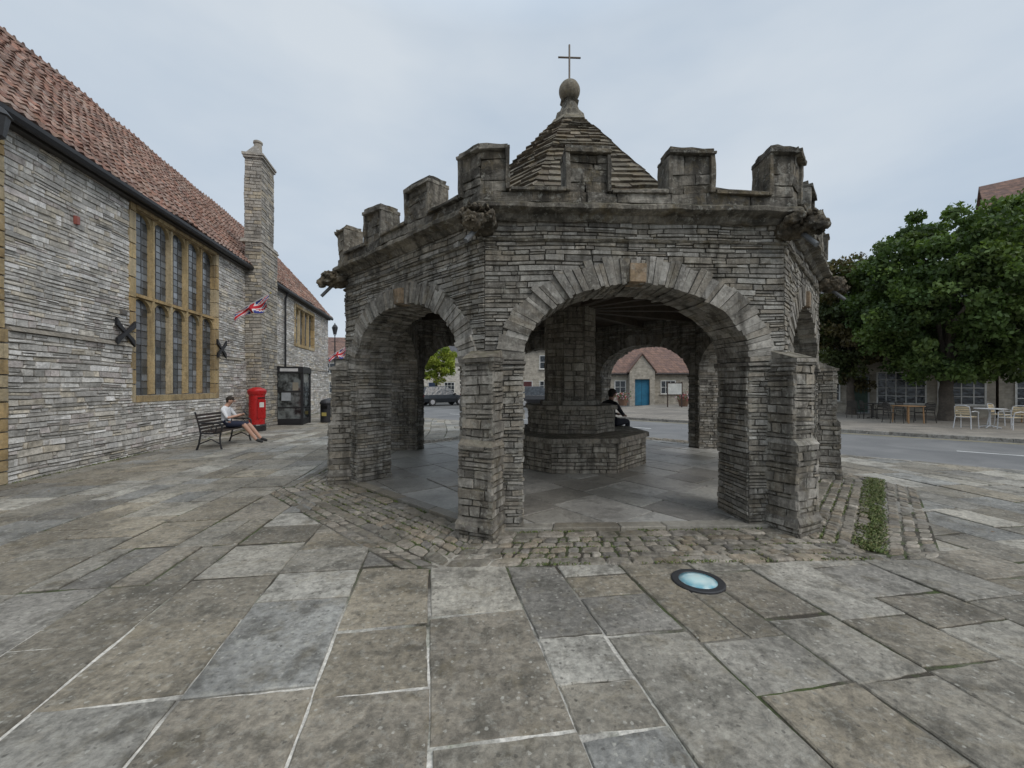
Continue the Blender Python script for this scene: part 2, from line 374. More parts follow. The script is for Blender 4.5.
for k in range(8):
    fr=face(k,AP); H=hs(AP); ZT=3.44
    def iv(z0,z1,H=H,off=.22,A=a_):
        zm=z0*.6+z1*.4
        if zm<zs: return [(-H,-A),(A,H)]
        aa=A+off; bb=b_+off
        if zm<zs+bb:
            wv=aa*math.sqrt(max(0,1-((zm-zs)/bb)**2)); return [(-H,-wv),(wv,H)]
        return [(-H,H)]
    courses(st,fr,iv,.0,ZT,(.03,.075),(.10,.40),-.05,(-.004,.018),PALC,ch=.005,g=.002,jit=.004,cj=.18)
    fi=Fr(fr.O-fr.N*TH,-fr.N); Hi=hs(AP-TH)
    courses(inn,fi,lambda z0,z1: iv(z0,z1,Hi),.0,ZT,(.05,.10),(.2,.5),-.04,(.0,.02),PALC,ch=.006,g=.003)
    for sg in (-1,1):
        o=fr.p(sg*a_,-TH/2,0); fj=Fr((o.x,o.y),fr.U*(-sg))
        courses(st,fj,lambda z0,z1:[(-TH/2,TH/2)],.0,zs,(.04,.085),(.14,.40),-.05,(.0,.018),PALC,ch=.005,g=.002)
        x0,x1=sg*(a_+.014),sg*hs(AP-.016); x1b=sg*hs(AP-TH+.014)
        if sg<0: ua,ub,uab,ubb=x1,x0,x1b,x0
        else: ua,ub,uab,ubb=x0,x1,x0,x1b
        core.hexa([fr.p(uab,-TH+.014,0),fr.p(ubb,-TH+.014,0),fr.p(ubb,-TH+.014,zs),fr.p(uab,-TH+.014,zs)],
                  [fr.p(ua,-.016,0),fr.p(ub,-.016,0),fr.p(ub,-.016,zs),fr.p(ua,-.016,zs)],CC,0,True)
        for (ua,ub,z0,z1,pj) in ((a_-.04,a_+.30,zs-.06,zs-.005,.05),(a_-.015,a_+.28,zs-.11,zs-.065,.028)):
            u0,u1=(sg*ub,sg*ua) if sg<0 else (sg*ua,sg*ub)
            st.block(fr,u0,u1,z0,z1,-TH-pj+.02,pj,pick(PALB),.01,.006,back=True)
    aa,bb=a_+.12,b_+.12; ns_=24
    pf=[(aa*math.cos(math.pi*i/ns_),zs+bb*math.sin(math.pi*i/ns_)) for i in range(ns_+1)]
    for nn,hh in ((-.016,hs(AP-.016)),(-TH+.014,hs(AP-TH+.014))):
        for i in range(ns_):
            (u0,z0),(u1,z1)=pf[i],pf[i+1]
            core.add([fr.p(u0,nn,z0),fr.p(u1,nn,z1),fr.p(u1,nn,ZT),fr.p(u0,nn,ZT)],[(0,1,2,3)],CC)
        for sg in (-1,1):
            core.add([fr.p(sg*aa,nn,zs),fr.p(sg*hh,nn,zs),fr.p(sg*hh,nn,ZT),fr.p(sg*aa,nn,ZT)],[(0,1,2,3)],CC)
    cuts=[0]
    while cuts[-1]<1: cuts.append(cuts[-1]+R.uniform(.011,.024))
    cuts=cuts[:-1]; cuts[-1]=1
    tv=[float(np.interp(c_*L[-1],L,tt)) for c_ in cuts]
    for i in range(len(tv)-1):
        t0,t1=tv[i]+.0018,tv[i+1]-.0018
        ro=R.uniform(.24,.315); ri=R.uniform(-.012,.012); nf=R.uniform(.015,.045)
        col=pick(PALV,.2)
        for (na,nb_) in ((nf,-.2),(-.2,-.42),(-.42,-TH-.02)):
            q=ri+R.uniform(-.012,.012)
            def e_(t_,r_): return (( a_+r_)*math.cos(t_), zs+(b_+r_)*math.sin(t_))
            A=[e_(t0,q),e_(t0,ro),e_(t1,ro),e_(t1,q)]
            st.hexa([fr.p(u,nb_,z) for u,z in A],[fr.p(u+R.uniform(-.004,.004),na+R.uniform(-.006,.002),z+R.uniform(-.004,.004)) for u,z in A],col,0,True)
            col=pick(PALV,.2)
    st.block(fr,-.10,.10,zs+b_-.01,zs+b_+.22,-.1,.062,(.32,.235,.155),.012,.008,back=True)
butt=MB()
for k in range(8):
    ph=rad(-90+ROT+22.5+45*k); N=V((math.cos(ph),math.sin(ph),0)); U=V((-N.y,N.x,0))
    stages=[(0,.16,4.68,.43),(.16,.98,4.655,.395),(.98,1.86,4.61,.365)]
    for i,(z0,z1,r,wd) in enumerate(stages):
        f=Fr((CX+N.x*r,CY+N.y*r),N)
        courses(butt,f,lambda a,b,wd=wd:[(-wd/2,wd/2)],z0,z1,(.04,.12),(.13,.38),-.06,(-.008,.012),PALB,ch=.007,jit=.006,g=.002)
        for sg in (-1,1):
            rr=(4.05+r)/2; hl=(r-4.05)/2
            o=V((CX,CY,0))+N*rr+U*(sg*wd/2); fs_=Fr((o.x,o.y),U*sg)
            courses(butt,fs_,lambda a,b,hl=hl:[(-hl,hl)],z0,z1,(.04,.12),(.15,.38),-.05,(-.006,.010),PALB,ch=.007,jit=.006,g=.002)
        f0=Fr((CX,CY),N)
        core.hexa([f0.p(-wd/2+.02,4.0,z0),f0.p(wd/2-.02,4.0,z0),f0.p(wd/2-.02,4.0,z1),f0.p(-wd/2+.02,4.0,z1)],
                  [f0.p(-wd/2+.02,r-.02,z0),f0.p(wd/2-.02,r-.02,z0),f0.p(wd/2-.02,r-.02,z1),f0.p(-wd/2+.02,r-.02,z1)],CC,0,True)
        if i<2:
            r2,w2=stages[i+1][2],stages[i+1][3]
            butt.hexa([f0.p(-wd/2,4.1,z1-.01),f0.p(wd/2,4.1,z1-.01),f0.p(wd/2,r+.006,z1-.01),f0.p(-wd/2,r+.006,z1-.01)],
                      [f0.p(-w2/2,4.1,z1+.05),f0.p(w2/2,4.1,z1+.05),f0.p(w2/2,r2,z1+.05),f0.p(-w2/2,r2,z1+.05)],pick(PALB),0,True)
    z=1.85;wd=.395;r=4.64
    butt.hexa([f0.p(-wd/2,4.1,z),f0.p(wd/2,4.1,z),f0.p(wd/2,r,z),f0.p(-wd/2,r,z)],
              [f0.p(-wd/2,4.1,z+.05),f0.p(wd/2,4.1,z+.05),f0.p(wd/2,r,z+.04),f0.p(-wd/2,r,z+.04)],pick(PALB),0,True)
    z=1.90;wd=.36
    butt.hexa([f0.p(-wd/2,4.1,z),f0.p(wd/2,4.1,z),f0.p(wd/2,4.60,z),f0.p(-wd/2,4.60,z)],
              [f0.p(-wd/2,4.1,z+.11),f0.p(wd/2,4.1,z+.11),f0.p(wd/2,4.34,z+.10),f0.p(-wd/2,4.34,z+.10)],pick(PALB),0,True)
st.warp(.022,1.6,.008,8); inn.warp(.02,1.7,.006,9); butt.warp(.024,1.6,.012,8)
st.build('rubble_walls',M_cross,cross); inn.build('inner_walls',M_cross,cross)
core.build('wall_core',M_cross,cross); butt.build('buttresses',M_cross,cross)
def loft(mb,prof,col,seg=14,jit=.006,pal=None):
    vs=[];rows=len(prof)
    tot=8*seg
    for (ap,z) in prof:
        for k in range(8):
            f=face(k,ap)
            for j in range(seg):
                u=-hs(ap)+2*hs(ap)*j/seg; p=f.p(u,0,z)
                nz=noise.noise(p*6)*jit*2.5+R.uniform(-jit,jit)*.5
                p=p+f.N*nz+V((0,0,noise.noise(p*5+V((9,0,0)))*jit*1.5)); vs.append(tuple(p))
    fs=[]
    for i in range(rows-1):
        for k in range(tot):
            k2=(k+1)%tot; fs.append((i*tot+k,i*tot+k2,(i+1)*tot+k2,(i+1)*tot+k))
    b=len(mb.v); mb.v+=vs
    for i in range(rows):
        for k in range(tot):
            r_=random.Random(k//5*7+3).uniform(.8,1.2); mb.c.append(tuple(x*r_ for x in col))
    for f_ in fs: mb.f.append(tuple(b+q for q in f_)); mb.m.append(0)
cor=MB()
DK=(.22,.2,.165)
loft(cor,[(AP-.05,3.395),(AP+.035,3.395),(AP+.06,3.42),(AP+.08,3.455),(AP+.155,3.475),(AP+.185,3.49),(AP+.185,3.53),(AP+.155,3.555),(AP+.10,3.575),(AP-.25,3.575)],DK,34,.009)
loft(cor,[(AP-.02,3.18),(AP+.03,3.185),(AP+.04,3.205),(AP-.02,3.24)],DK,30,.009)
cor.build('cornice',M_para,cross)
pr=MB()
PALP=[(.20,.18,.148),(.25,.228,.19),(.15,.138,.118),(.22,.19,.145),(.29,.268,.23)]
PO=.11; PB=-.15
def pblock(f,u0,u1,z0,z1,nb,nf,m0=False,m1=False,col=None):
    H=lambda n: hs(AP+n)
    j=R.uniform(-.010,.010)
    a0,a1=(-H(nb) if m0 else u0),(H(nb) if m1 else u1)
    b0,b1=(-H(nf) if m0 else u0),(H(nf) if m1 else u1)
    pr.hexa([f.p(a0,nb,z0),f.p(a1,nb,z0),f.p(a1,nb,z1),f.p(a0,nb,z1)],[f.p(b0,nf+j,z0),f.p(b1,nf+j,z0),f.p(b1,nf+j,z1),f.p(b0,nf+j,z1)],col or pick(PALP),0,True)
def split(f,x0,x1,z0,z1,m0,m1):
    z=z0
    while z<z1-.02:
        h=R.uniform(.07,.16)
        if z+h>z1-.05: h=z1-z
        u=x0
        while u<x1-.01:
            l=R.uniform(.14,.34)
            if u+l>x1-.1: l=x1-u
            pblock(f,u+.002,u+l-.002,z+.002,z+h-.002,PB,PO-.01,m0 and u==x0,m1 and u+l>=x1-1e-6)
            u+=l
        z+=h
for k in range(8):
    f=face(k,AP); H=hs(AP+PO)
    cuts=[-H,-H+.55,-H+1.15,-.25,.35,H-1.0,H-.5,H]
    for i in range(len(cuts)-1):
        pblock(f,cuts[i]+.003,cuts[i+1]-.003,3.575,3.69,PB,PO,i==0,i==len(cuts)-2)
    arm,mer=.285,.465; gap=(2*H-2*arm-2*mer)/3
    x=-H
    seq=[('m',arm),('g',gap),('m',mer),('g',gap),('m',mer),('g',gap),('m',None)]
    for i,(ty,l) in enumerate(seq):
        x1=H if l is None else x+l
        m0=i==0; m1=i==len(seq)-1
        if ty=='g':
            pblock(f,x+.03,x1-.03,3.69,3.725,PB-.03,PO+.045); pblock(f,x+.03,x1-.03,3.725,3.75,PB+.01,PO+.01)
        else:
            split(f,x+.015,x1-.015,3.69,4.11,m0,m1)
            tz=R.uniform(-.015,.01)
            pblock(f,x-.025,x1+.025,4.11,4.155+tz,PB-.035,PO+.045,m0,m1); pblock(f,x-.01,x1+.01,4.155+tz,4.20+tz,PB+.0,PO+.01,m0,m1)
            if not m0: pblock(f,x-.02,x+.025,3.70,4.11,PB-.03,PO+.03)
            if not m1: pblock(f,x1-.025,x1+.02,3.70,4.11,PB-.03,PO+.03)
        x=x1
pr.warp(.045,1.9,.012,7)
po=pr.build('crenellated_parapet',M_para,cross)
tex=bpy.data.textures.new('weather','CLOUDS'); tex.noise_scale=.09; tex.noise_depth=4
m=po.modifiers.new('bevel','BEVEL'); m.width=.010; m.segments=1; m.limit_method='ANGLE'
m=po.modifiers.new('sub','SUBSURF'); m.subdivision_type='SIMPLE'; m.levels=2; m.render_levels=2
m=po.modifiers.new('disp','DISPLACE'); m.texture=tex; m.strength=.045; m.mid_level=.5; m.texture_coords='GLOBAL'
dk=MB()
loft(dk,[(AP-.1,3.59),(3.0,3.62),(.3,3.7)],(.12,.12,.12),4,0); dk.build('lead_gutter',M_lead,cross)
rf=MB(); rb,rt,zb,zt=3.45*C8,.42*C8,3.62,7.02
PALR=[(.15,.125,.095),(.19,.16,.12),(.115,.097,.077),(.165,.13,.092),(.23,.2,.16),(.13,.105,.08)]
for k in range(8):
    f=face(k,0)
    sl_=math.hypot(rb-rt,zt-zb); d=0
    nrm=(( zt-zb)/sl_,(rb-rt)/sl_)
    rf.add([f.p(-hs(rb),rb,zb),f.p(hs(rb),rb,zb),f.p(hs(rt),rt,zt),f.p(-hs(rt),rt,zt)],[(0,1,2,3)],(.05,.045,.04))
    ex=.225
    def P(dd,u,o): 
        q=dd/sl_; a=rb+(rt-rb)*q; return f.p(u,a+nrm[0]*o,zb+(zt-zb)*q+nrm[1]*o)
    while d<sl_-.03:
        d1=min(d+ex,sl_)
        hl=hs(rb+(rt-rb)*d/sl_)+.02; hu=hs(rb+(rt-rb)*d1/sl_)+.02
        u=-hl
        while u<hl-.01:
            wd=R.uniform(.16,.36)*(1 if d<2 else .8)
            if u+wd>hl-.1: wd=hl-u
            u0,u1=u+.003,u+wd-.003
            v0,v1=max(-hu,min(hu,u0)),max(-hu,min(hu,u1))
            dd=R.uniform(-.022,.022); o0=R.uniform(.045,.075)
            if v1-v0<.005: v0,v1=v0-.002,v1+.002
            rf.hexa([P(d+dd,u0,0),P(d+dd,u1,0),P(d1+.03,v1,0),P(d1+.03,v0,0)],[P(d+dd+R.uniform(-.01,.01),u0,o0),P(d+dd+R.uniform(-.01,.01),u1,o0+R.uniform(-.012,.012)),P(d1+.03,v1,.02),P(d1+.03,v0,.02)],pick(PALR,.28))
            u+=wd
        d=d1; ex=max(.12,ex-.004)
rf.warp(.03,1.5,.006,7)
rf.build('stone_tiled_roof',M_stile,cross)
fn=MB(); off=rad(22.5+ROT-90)
fn.lathe([(.52,6.93),(.52,7.0),(.45,7.06),(.38,7.16),(.33,7.20),(.31,7.32),(.24,7.37),(.2,7.46),(.16,7.58),(.21,7.62),(.13,7.67)],CX,CY,(.24,.215,.17),8,0,off)
fn.warp(.01,2,.008,7)
fo=fn.build('finial',M_para,cross)
bl=MB(); sp_=[(max(.001,.225*math.sin(math.pi*i/20)),7.86-.225*math.cos(math.pi*i/20)) for i in range(21)]
bl.lathe(sp_,CX,CY,(.24,.21,.16),32); bl.warp(.0,2,.012,5); bl.build('finial_ball',M_stile,cross,True)
ir=MB(); ir.tube([(CX,CY,8.0),(CX,CY,8.85)],.02,(.14,.11,.085))
f0=face(0,0)
ir.tube([f0.p(-.24,0,8.58),f0.p(.24,0,8.58)],.018,(.14,.11,.085))
ir.build('iron_cross',M_iron,cross)
def blob(name,parts,mat,parent,col,strn=.05):
    import bmesh
    bm=bmesh.new()
    for (c_,sc,rt_) in parts:
        M=Matrix.Translation(V(c_))@rt_.to_4x4()@Matrix.Diagonal((*sc,1))
        bmesh.ops.create_icosphere(bm,subdivisions=4,radius=1,matrix=M)
    me=bpy.data.meshes.new(name); bm.to_mesh(me); bm.free()
    for v_ in me.vertices:
        p=v_.co; k=noise.noise(p*9)*.5+noise.noise(p*22)*.3+noise.noise(p*45)*.12; v_.co=p+v_.normal*k*strn
    me.materials.append(mat); a=me.color_attributes.new('Col','FLOAT_COLOR','POINT')
    a.data.foreach_set('color',np.tile(np.array([*col,1.0],dtype=np.float32),len(me.vertices)))
    me.polygons.foreach_set('use_smooth',[True]*len(me.polygons))
    return link(bpy.data.objects.new(name,me),parent)
pip=MB()
for k in range(8):
    ph=rad(-90+ROT+22.5+45*k); N=V((math.cos(ph),math.sin(ph),0)); U=V((-N.y,N.x,0))
    q=Matrix((N,U,V((0,0,1)))).transposed(); c0=V((CX,CY,0))
    parts=[(c0+N*4.48+V((0,0,3.36)),(.19,.15,.12),q),(c0+N*4.66+V((0,0,3.33)),(.12,.12,.10),q),(c0+N*4.76+V((0,0,3.27)),(.07,.075,.06),q),
           (c0+N*4.60+U*.13+V((0,0,3.38)),(.1,.05,.07),q),(c0+N*4.60-U*.13+V((0,0,3.38)),(.1,.05,.07),q),(c0+N*4.70+V((0,0,3.42)),(.06,.1,.04),q)]
    blob('gargoyle',parts,M_para,cross,(.17,.14,.10),.11)
    pip.tube([c0+N*4.58+V((0,0,3.27)),c0+N*4.76-U*.05+V((0,0,3.07))],.026,(.12,.125,.13),10)
pip.build('waterspouts',M_lead,cross)
cl=MB()
loft(cl,[(AP-TH+.02,3.36),(1.9,3.40),(.3,3.44)],(.07,.055,.042),4,0)
for k in range(16):
    ph=rad(ROT+22.5*k); N=V((math.cos(ph),math.sin(ph),0)); f=Fr((CX,CY),N)
    cl.block(f,-.07,.07,3.2,3.39,.4,3.6,(.075,.06,.045),.004,0)
cl.build('timber_ceiling',col_mat('old_timber',.85,.5,12,.3),cross)
colm=MB()
def octc(mb,ap,z0,z1,hr,lr,pal,pr_=(-.002,.015)):
    for k in range(8):
        f=face(k,ap); h=hs(ap); courses(mb,f,lambda a,b:[(-h,h)],z0,z1,hr,lr,-.06,pr_,pal,ch=.006,g=.003)
    loft(mb,[(ap-.02,z0),(ap-.02,z1)],CC,2,0)
PALI=[(.33,.30,.25),(.28,.25,.21),(.38,.35,.295),(.25,.225,.185)]
octc(colm,1.42,.05,.6,(.06,.11),(.2,.45),PALI); octc(colm,.86,.68,1.14,(.06,.11),(.2,.4),PALI); octc(colm,.5,1.3,3.36,(.08,.16),(.2,.42),PALI)
def coping(ap,z,h,ov,apin):
    for k in range(8):
        f=face(k,ap)
        H0=hs(ap+ov); Hi=hs(apin)
        colm.hexa([f.p(-H0+.003,ov,z),f.p(H0-.003,ov,z),f.p(Hi-.003,apin-ap,z),f.p(-Hi+.003,apin-ap,z)],
                  [f.p(-H0+.01,ov-.008,z+h),f.p(H0-.01,ov-.008,z+h),f.p(Hi-.003,apin-ap,z+h),f.p(-Hi+.003,apin-ap,z+h)],pick(PALI,.12),0,True)
coping(1.42,.60,.085,.07,.7); coping(.86,1.14,.075,.06,.3); coping(.5,1.215,.09,.1,.3)
colm.warp(.02,1.7,.006,8)
colm.build('central_pillar',M_cross,cross)
fl=MB()
a=-6
while a<6:
    wd=R.uniform(.5,.8); b=-6+R.uniform(0,.6)
    while b<6:
        ln=R.uniform(.5,1.1); gp=.007
        pts=[]
        for (x,y) in ((a+gp,b+gp),(a+wd-gp,b+gp),(a+wd-gp,b+ln-gp),(a+gp,b+ln-gp)):
            x+=R.uniform(-.008,.008); y+=R.uniform(-.015,.015)
            th=rad(38); pts.append((CX+x*math.cos(th)-y*math.sin(th),CY+x*math.sin(th)+y*math.cos(th)))
        for k in range(8):
            f=face(k,0)
            if len(pts)>=3: pts=clip(pts,f.N.x,f.N.y,f.N.x*CX+f.N.y*CY+AP-.12)
        if len(pts)>=3: fl.slab(pts,.052+R.uniform(-.003,.003),pick([(.33,.32,.29),(.38,.365,.335),(.28,.265,.235),(.42,.41,.38),(.24,.225,.2)],.14),ch=.006,th=.03,tilt=.004)
        b+=ln
    a+=wd
for k in range(8):
    f=face(k,0); p0,p1=AP-.115,AP+.04
    cuts=[-1]
    while cuts[-1]<1: cuts.append(cuts[-1]+R.uniform(.25,.45))
    cuts=cuts[:-1]; cuts[-1]=1
    for i in range(len(cuts)-1):
        A=[f.p(cuts[i]*hs(p0)+.004,p0,0),f.p(cuts[i]*hs(p1)+.004,p1,0),f.p(cuts[i+1]*hs(p1)-.004,p1,0),f.p(cuts[i+1]*hs(p0)-.004,p0,0)]
        fl.slab([(q.x,q.y) for q in A],.056,pick(PAL_PAVE),ch=.01,th=.06)
loft(fl,[(AP-.06,.0),(AP-.06,.035),(.5,.035)],(.10,.095,.08),2,0)
fl.build('floor_slabs',M_floor,cross)
se=MB(); PALS=[(.26,.23,.19),(.31,.275,.23),(.21,.19,.16),(.36,.325,.275),(.28,.235,.18),(.24,.22,.195)]
rows=[(AP+.05,.16,.2,.4),(AP+.22,.115,.09,.17),(AP+.34,.12,.09,.19),(AP+.465,.12,.10,.2),(AP+.59,.11,.09,.18),(AP+.70,.15,.2,.42)]
EDGE=AP+.85
def settrow(k,p0,p1,l0,l1,ua0,ub0,ua1,ub1):
    f=face(k,0); tot=ub0-ua0; u=0
    while u<tot-.01:
        l=R.uniform(l0,l1)
        if u+l>tot-l0*.6: l=tot-u
        q0,q1=u/tot,(u+l)/tot
        j=lambda: R.uniform(-.007,.007); L0=lambda q:ua0+(ub0-ua0)*q; L1=lambda q:ua1+(ub1-ua1)*q
        A=[(L0(q0)+.008+j(),p0+.006+j()),(L1(q0)+.008+j(),p1-.006+j()),(L1(q1)-.008+j(),p1-.006+j()),(L0(q1)-.008+j(),p0+.006+j())]
        B=[]
        for i in range(4):
            a0,b0,c0=A[i-1],A[i],A[(i+1)%4]
            for (tq,o_) in ((.16,a0),(.16,c0)): B.append((b0[0]+(o_[0]-b0[0])*tq,b0[1]+(o_[1]-b0[1])*tq))
        W_=[f.p(x,y,0) for x,y in B]
        se.slab([(q.x,q.y) for q in W_],.026-(p0-AP)*.012+R.uniform(-.008,.007),pick(PALS,.24),ch=.014,th=.045,tilt=.03,ins=1.2)
        u+=l
for k in range(8):
    for (p0,wd,l0,l1) in rows:
        if k==1 and p0>AP+.6: continue
        h0,h1=hs(p0),hs(p0+wd); settrow(k,p0,p0+wd,l0,l1,-h0,h0,-h1,h1)
for k,ext in ((1,3),(7,2)):
    for i in range(ext):
        p0=EDGE+.12*i+.005; p1=p0+.115
        fu=lambda p:(1.41421*EDGE-p)
        settrow(k,p0,p1,.1,.22,-fu(p0),fu(p0),-fu(p1),fu(p1))
se.build('cobble_apron',M_sett)
g=MB(); loft(g,[(AP+.02,.006),(AP+.845,.002)],W,2,0)
for k,ext in ((1,.37),(7,.25)):
    f=face(k,0); p0,p1=EDGE-.01,EDGE+ext; fu=lambda p:(1.41421*EDGE-p)
    g.add([f.p(-fu(p0),p0,.003),f.p(-fu(p1),p1,.003),f.p(fu(p1),p1,.003),f.p(fu(p0),p0,.003)],[(0,1,2,3)],W)
g.build('apron_bed',M_mort)
gr=MB()
def weeds(k,p0,p1,u0,u1,n,h0=.02,h1=.05,th=-.05):
    f=face(k,0)
    for i in range(n):
        u=R.uniform(u0,u1); p=p0+(p1-p0)*(R.random()+R.random())/2
        if noise.noise(V((u*2.2,p*5,k*7)))+.35*noise.noise(V((u*9,p*14,k)))<th: continue
        b=f.p(u,p,.008); a=R.uniform(0,6.28); h=R.uniform(h0,h1); wv=R.uniform(.004,.009)
        d=V((math.cos(a),math.sin(a),0)); s_=V((-d.y,d.x,0))*wv
        c=pick([(.10,.14,.035),(.14,.17,.045),(.075,.11,.028),(.15,.145,.055)],.25)
        gr.add([b-s_,b+s_,b+d*h*.5+V((0,0,h*.7))+s_*.6,b+d*h*.9+V((0,0,h*.6))],[(0,1,2,3)],c)
weeds(1,AP+.58,AP+.86,-1.9,2.2,9000,.012,.034,-.28); weeds(0,AP+.02,AP+.1,-1.5,1.9,500,.015,.04); weeds(0,AP+.8,AP+.86,-1.6,1.9,600,.01,.03)
for kk in (0,7,1,6):
    for r_ in (.215,.335,.46,.585,.70): weeds(kk,AP+r_-.01,AP+r_+.012,-1.9,1.9,420,.008,.022,.02)
weeds(7,AP+.03,AP+.08,-1.5,1.5,500,.015,.04); weeds(1,AP+.03,AP+.1,-1.6,1.6,500,.015,.04)
for i in range(90):
    s0=R.uniform(2,24); wx,wy=-7.0-.1875*s0,s0
    for j in range(70):
        q=R.random(); b=V((wx-.1875*q*.9+R.uniform(-.04,.05)+.04,wy+.9*q,0)); a=R.uniform(0,6.28); h=R.uniform(.012,.05)
        d=V((math.cos(a),math.sin(a),0)); s_=V((-d.y,d.x,0))*.006
        gr.add([b-s_,b+s_,b+d*h*.6+V((0,0,h*.7))],[(0,1,2)],pick([(.10,.13,.03),(.13,.14,.05)],.2))
gr.build('weeds',M_leaf)
fv=MB()
for i in range(300):
    x=R.uniform(-8.5,7); y=R.uniform(4,15)
    if R.random()<.6: x=-7.2-.1875*y+abs(R.gauss(0,.8))+.1
    if math.hypot(x-CX,y-CY)<5.3: continue
    a=R.uniform(0,6.28); l=R.uniform(.01,.022); d=V((math.cos(a),math.sin(a),0))*l; s_=V((-d.y,d.x,0))*.6; b=V((x,y,.012))
    fv.add([b-d,b+s_+V((0,0,.006)),b+d,b-s_],[(0,1,2,3)],pick([(.2,.12,.04),(.24,.18,.06),(.12,.07,.03)],.2))
fv.build('fallen_leaves',M_leaf)

# ------------------------------------------------------------------ ground uplight
ul=empty('ground_light',(1.52,3.27,0)); g=MB()
g.lathe([(.205,-.02),(.205,.012),(.195,.017),(.15,.017),(.145,.010)],0,0,(.035,.035,.037),40)
g.build('bezel',M_iron,ul,False)
t=NT('lamp_glass'); tcc=t.n('ShaderNodeTexCoord').outputs['Object']
v1=t.n('ShaderNodeVectorMath',operation='LENGTH'); t.l(tcc,v1.inputs[0])
c=t.mix(t.mr(v1.outputs['Value'],.05,.14,0,1),(.55,.75,.75),(.12,.34,.42)); c=t.mix(t.mr(t.noise(tcc,14,4),.4,.65,0,.5),c,(.7,.76,.72))
t.l(c,t.bs.inputs['Base Color']); t.bs.inputs['Roughness'].default_value=.08
g=MB(); g.lathe([(.146,.0),(.146,.013),(.10,.02),(.001,.022)],0,0,W,40); g.build('lens',t.m,ul,True)

# ------------------------------------------------------------------ LEFT HALL
hall=empty('stone_hall')
HN=V((.9829,.1843,0)); hf=Fr((-7.06,0),HN)
PALW=[(.60,.575,.53),(.66,.64,.60),(.51,.49,.455),(.70,.68,.64),(.59,.55,.48),(.54,.515,.475),(.62,.60,.565),(.45,.435,.405),(.62,.56,.46),(.74,.72,.69),(.55,.50,.47)]
S0,S1=-4.0,26.35; EZ=6.05
hw=MB(); win=(9.5,12.94,1.38,5.75); w2=(20.3,23.2,3.75,5.55); ws=.17
def ivw(z0,z1):
    o=[(S0,S1)]; zm=(z0+z1)/2
    for (a,b,c_,d) in (win,w2):
        if c_-ws<zm<d+ws: o=sub(o,a-ws,b+ws)
    o=sub(o,14.95,16.45)
    if zm<5.6: o=sub(o,5.8,6.62)
    return o
courses(hw,hf,ivw,2.6,EZ,(.05,.125),(.12,.5),-.05,(-.004,.022),PALW,ch=.007,g=.004,jit=.006,cj=.2)
courses(hw,hf,ivw,-.02,2.5,(.055,.135),(.14,.55),-.05,(.042,.070),PALW,ch=.008,g=.004,jit=.008,cj=.2)
s=S0
while s<26:
    l=R.uniform(.6,1.1)
    if s+l>win[0]-ws-.01 and s<win[1]+ws: 
        if s<win[0]-ws-.05: 
            l=win[0]-ws-.01-s
        else: s=win[1]+ws+.01; continue
    if not(14.5<s<16.45) and not(5.2<s<6.6):
        hw.hexa([hf.p(s,-.04,2.5),hf.p(s+l-.006,-.04,2.5),hf.p(s+l-.006,-.04,2.59),hf.p(s,-.04,2.59)],[hf.p(s,.10,2.5),hf.p(s+l-.006,.10,2.5),hf.p(s+l-.006,.03,2.58),hf.p(s,.03,2.58)],pick([(.25,.225,.19),(.33,.30,.25)]),0,True)
    s+=l
hw.warp(.026,1.1,.010,6)
hw.build('wall_stones',M_wall,hall)
hc=MB(); MC=(.45,.42,.37)
def rect(s0,s1,z0,z1,n=-.018): hc.add([hf.p(s0,n,z0),hf.p(s1,n,z0),hf.p(s1,n,z1),hf.p(s0,n,z1)],[(0,1,2,3)],MC)
rect(S0,win[0],-.1,EZ); rect(win[1],w2[0],-.1,EZ); rect(w2[1],S1,-.1,EZ)
for a,b,c_,d in (win,w2): rect(a,b,-.1,c_); rect(a,b,d,EZ)
for (a,b) in ((S0,win[0]-.1),(win[1]+.1,S1)): hc.add([hf.p(a,.026,-.1),hf.p(b,.026,-.1),hf.p(b,.026,2.5),hf.p(a,.026,2.5)],[(0,1,2,3)],MC)
hc.add([hf.p(win[0]-.1,.026,-.1),hf.p(win[1]+.1,.026,-.1),hf.p(win[1]+.1,.026,win[2]-.1),hf.p(win[0]-.1,.026,win[2]-.1)],[(0,1,2,3)],MC)
HWD=3.55; RZ=10.3
for s in (S0,S1-.01): hc.add([hf.p(s,-.022,-.1),hf.p(s,-.022,EZ),hf.p(s,-HWD,RZ-.1),hf.p(s,-2*HWD,EZ),hf.p(s,-2*HWD,-.1)],[(0,1,2,3,4)],MC)
hc.add([hf.p(S0,-2*HWD,-.1),hf.p(S1,-2*HWD,-.1),hf.p(S1,-2*HWD,EZ),hf.p(S0,-2*HWD,EZ)],[(0,1,2,3)],MC)
hc.build('wall_core',M_wall,hall)
oc=MB(); PALO=[(.42,.30,.15),(.46,.35,.19),(.38,.28,.15),(.48,.39,.25)]
z=0;i=0; hw2=MB()
while z<5.6:
    h=R.uniform(.16,.28); z1=min(z+h,5.6); se_=6.12 if i%2 else 6.38; nf=.078 if z<2.5 else .028
    oc.block(hf,se_,6.62,z+.004,z1-.004,-.05,nf,pick(PALO),.01,.004)
    courses(hw2,hf,lambda a,b:[(5.8,se_)],z,z1,(.07,.12),(.2,.4),-.05,(nf-.02,nf),PALW); z=z1;i+=1
hw2.build('wall_patch',M_wall,hall)
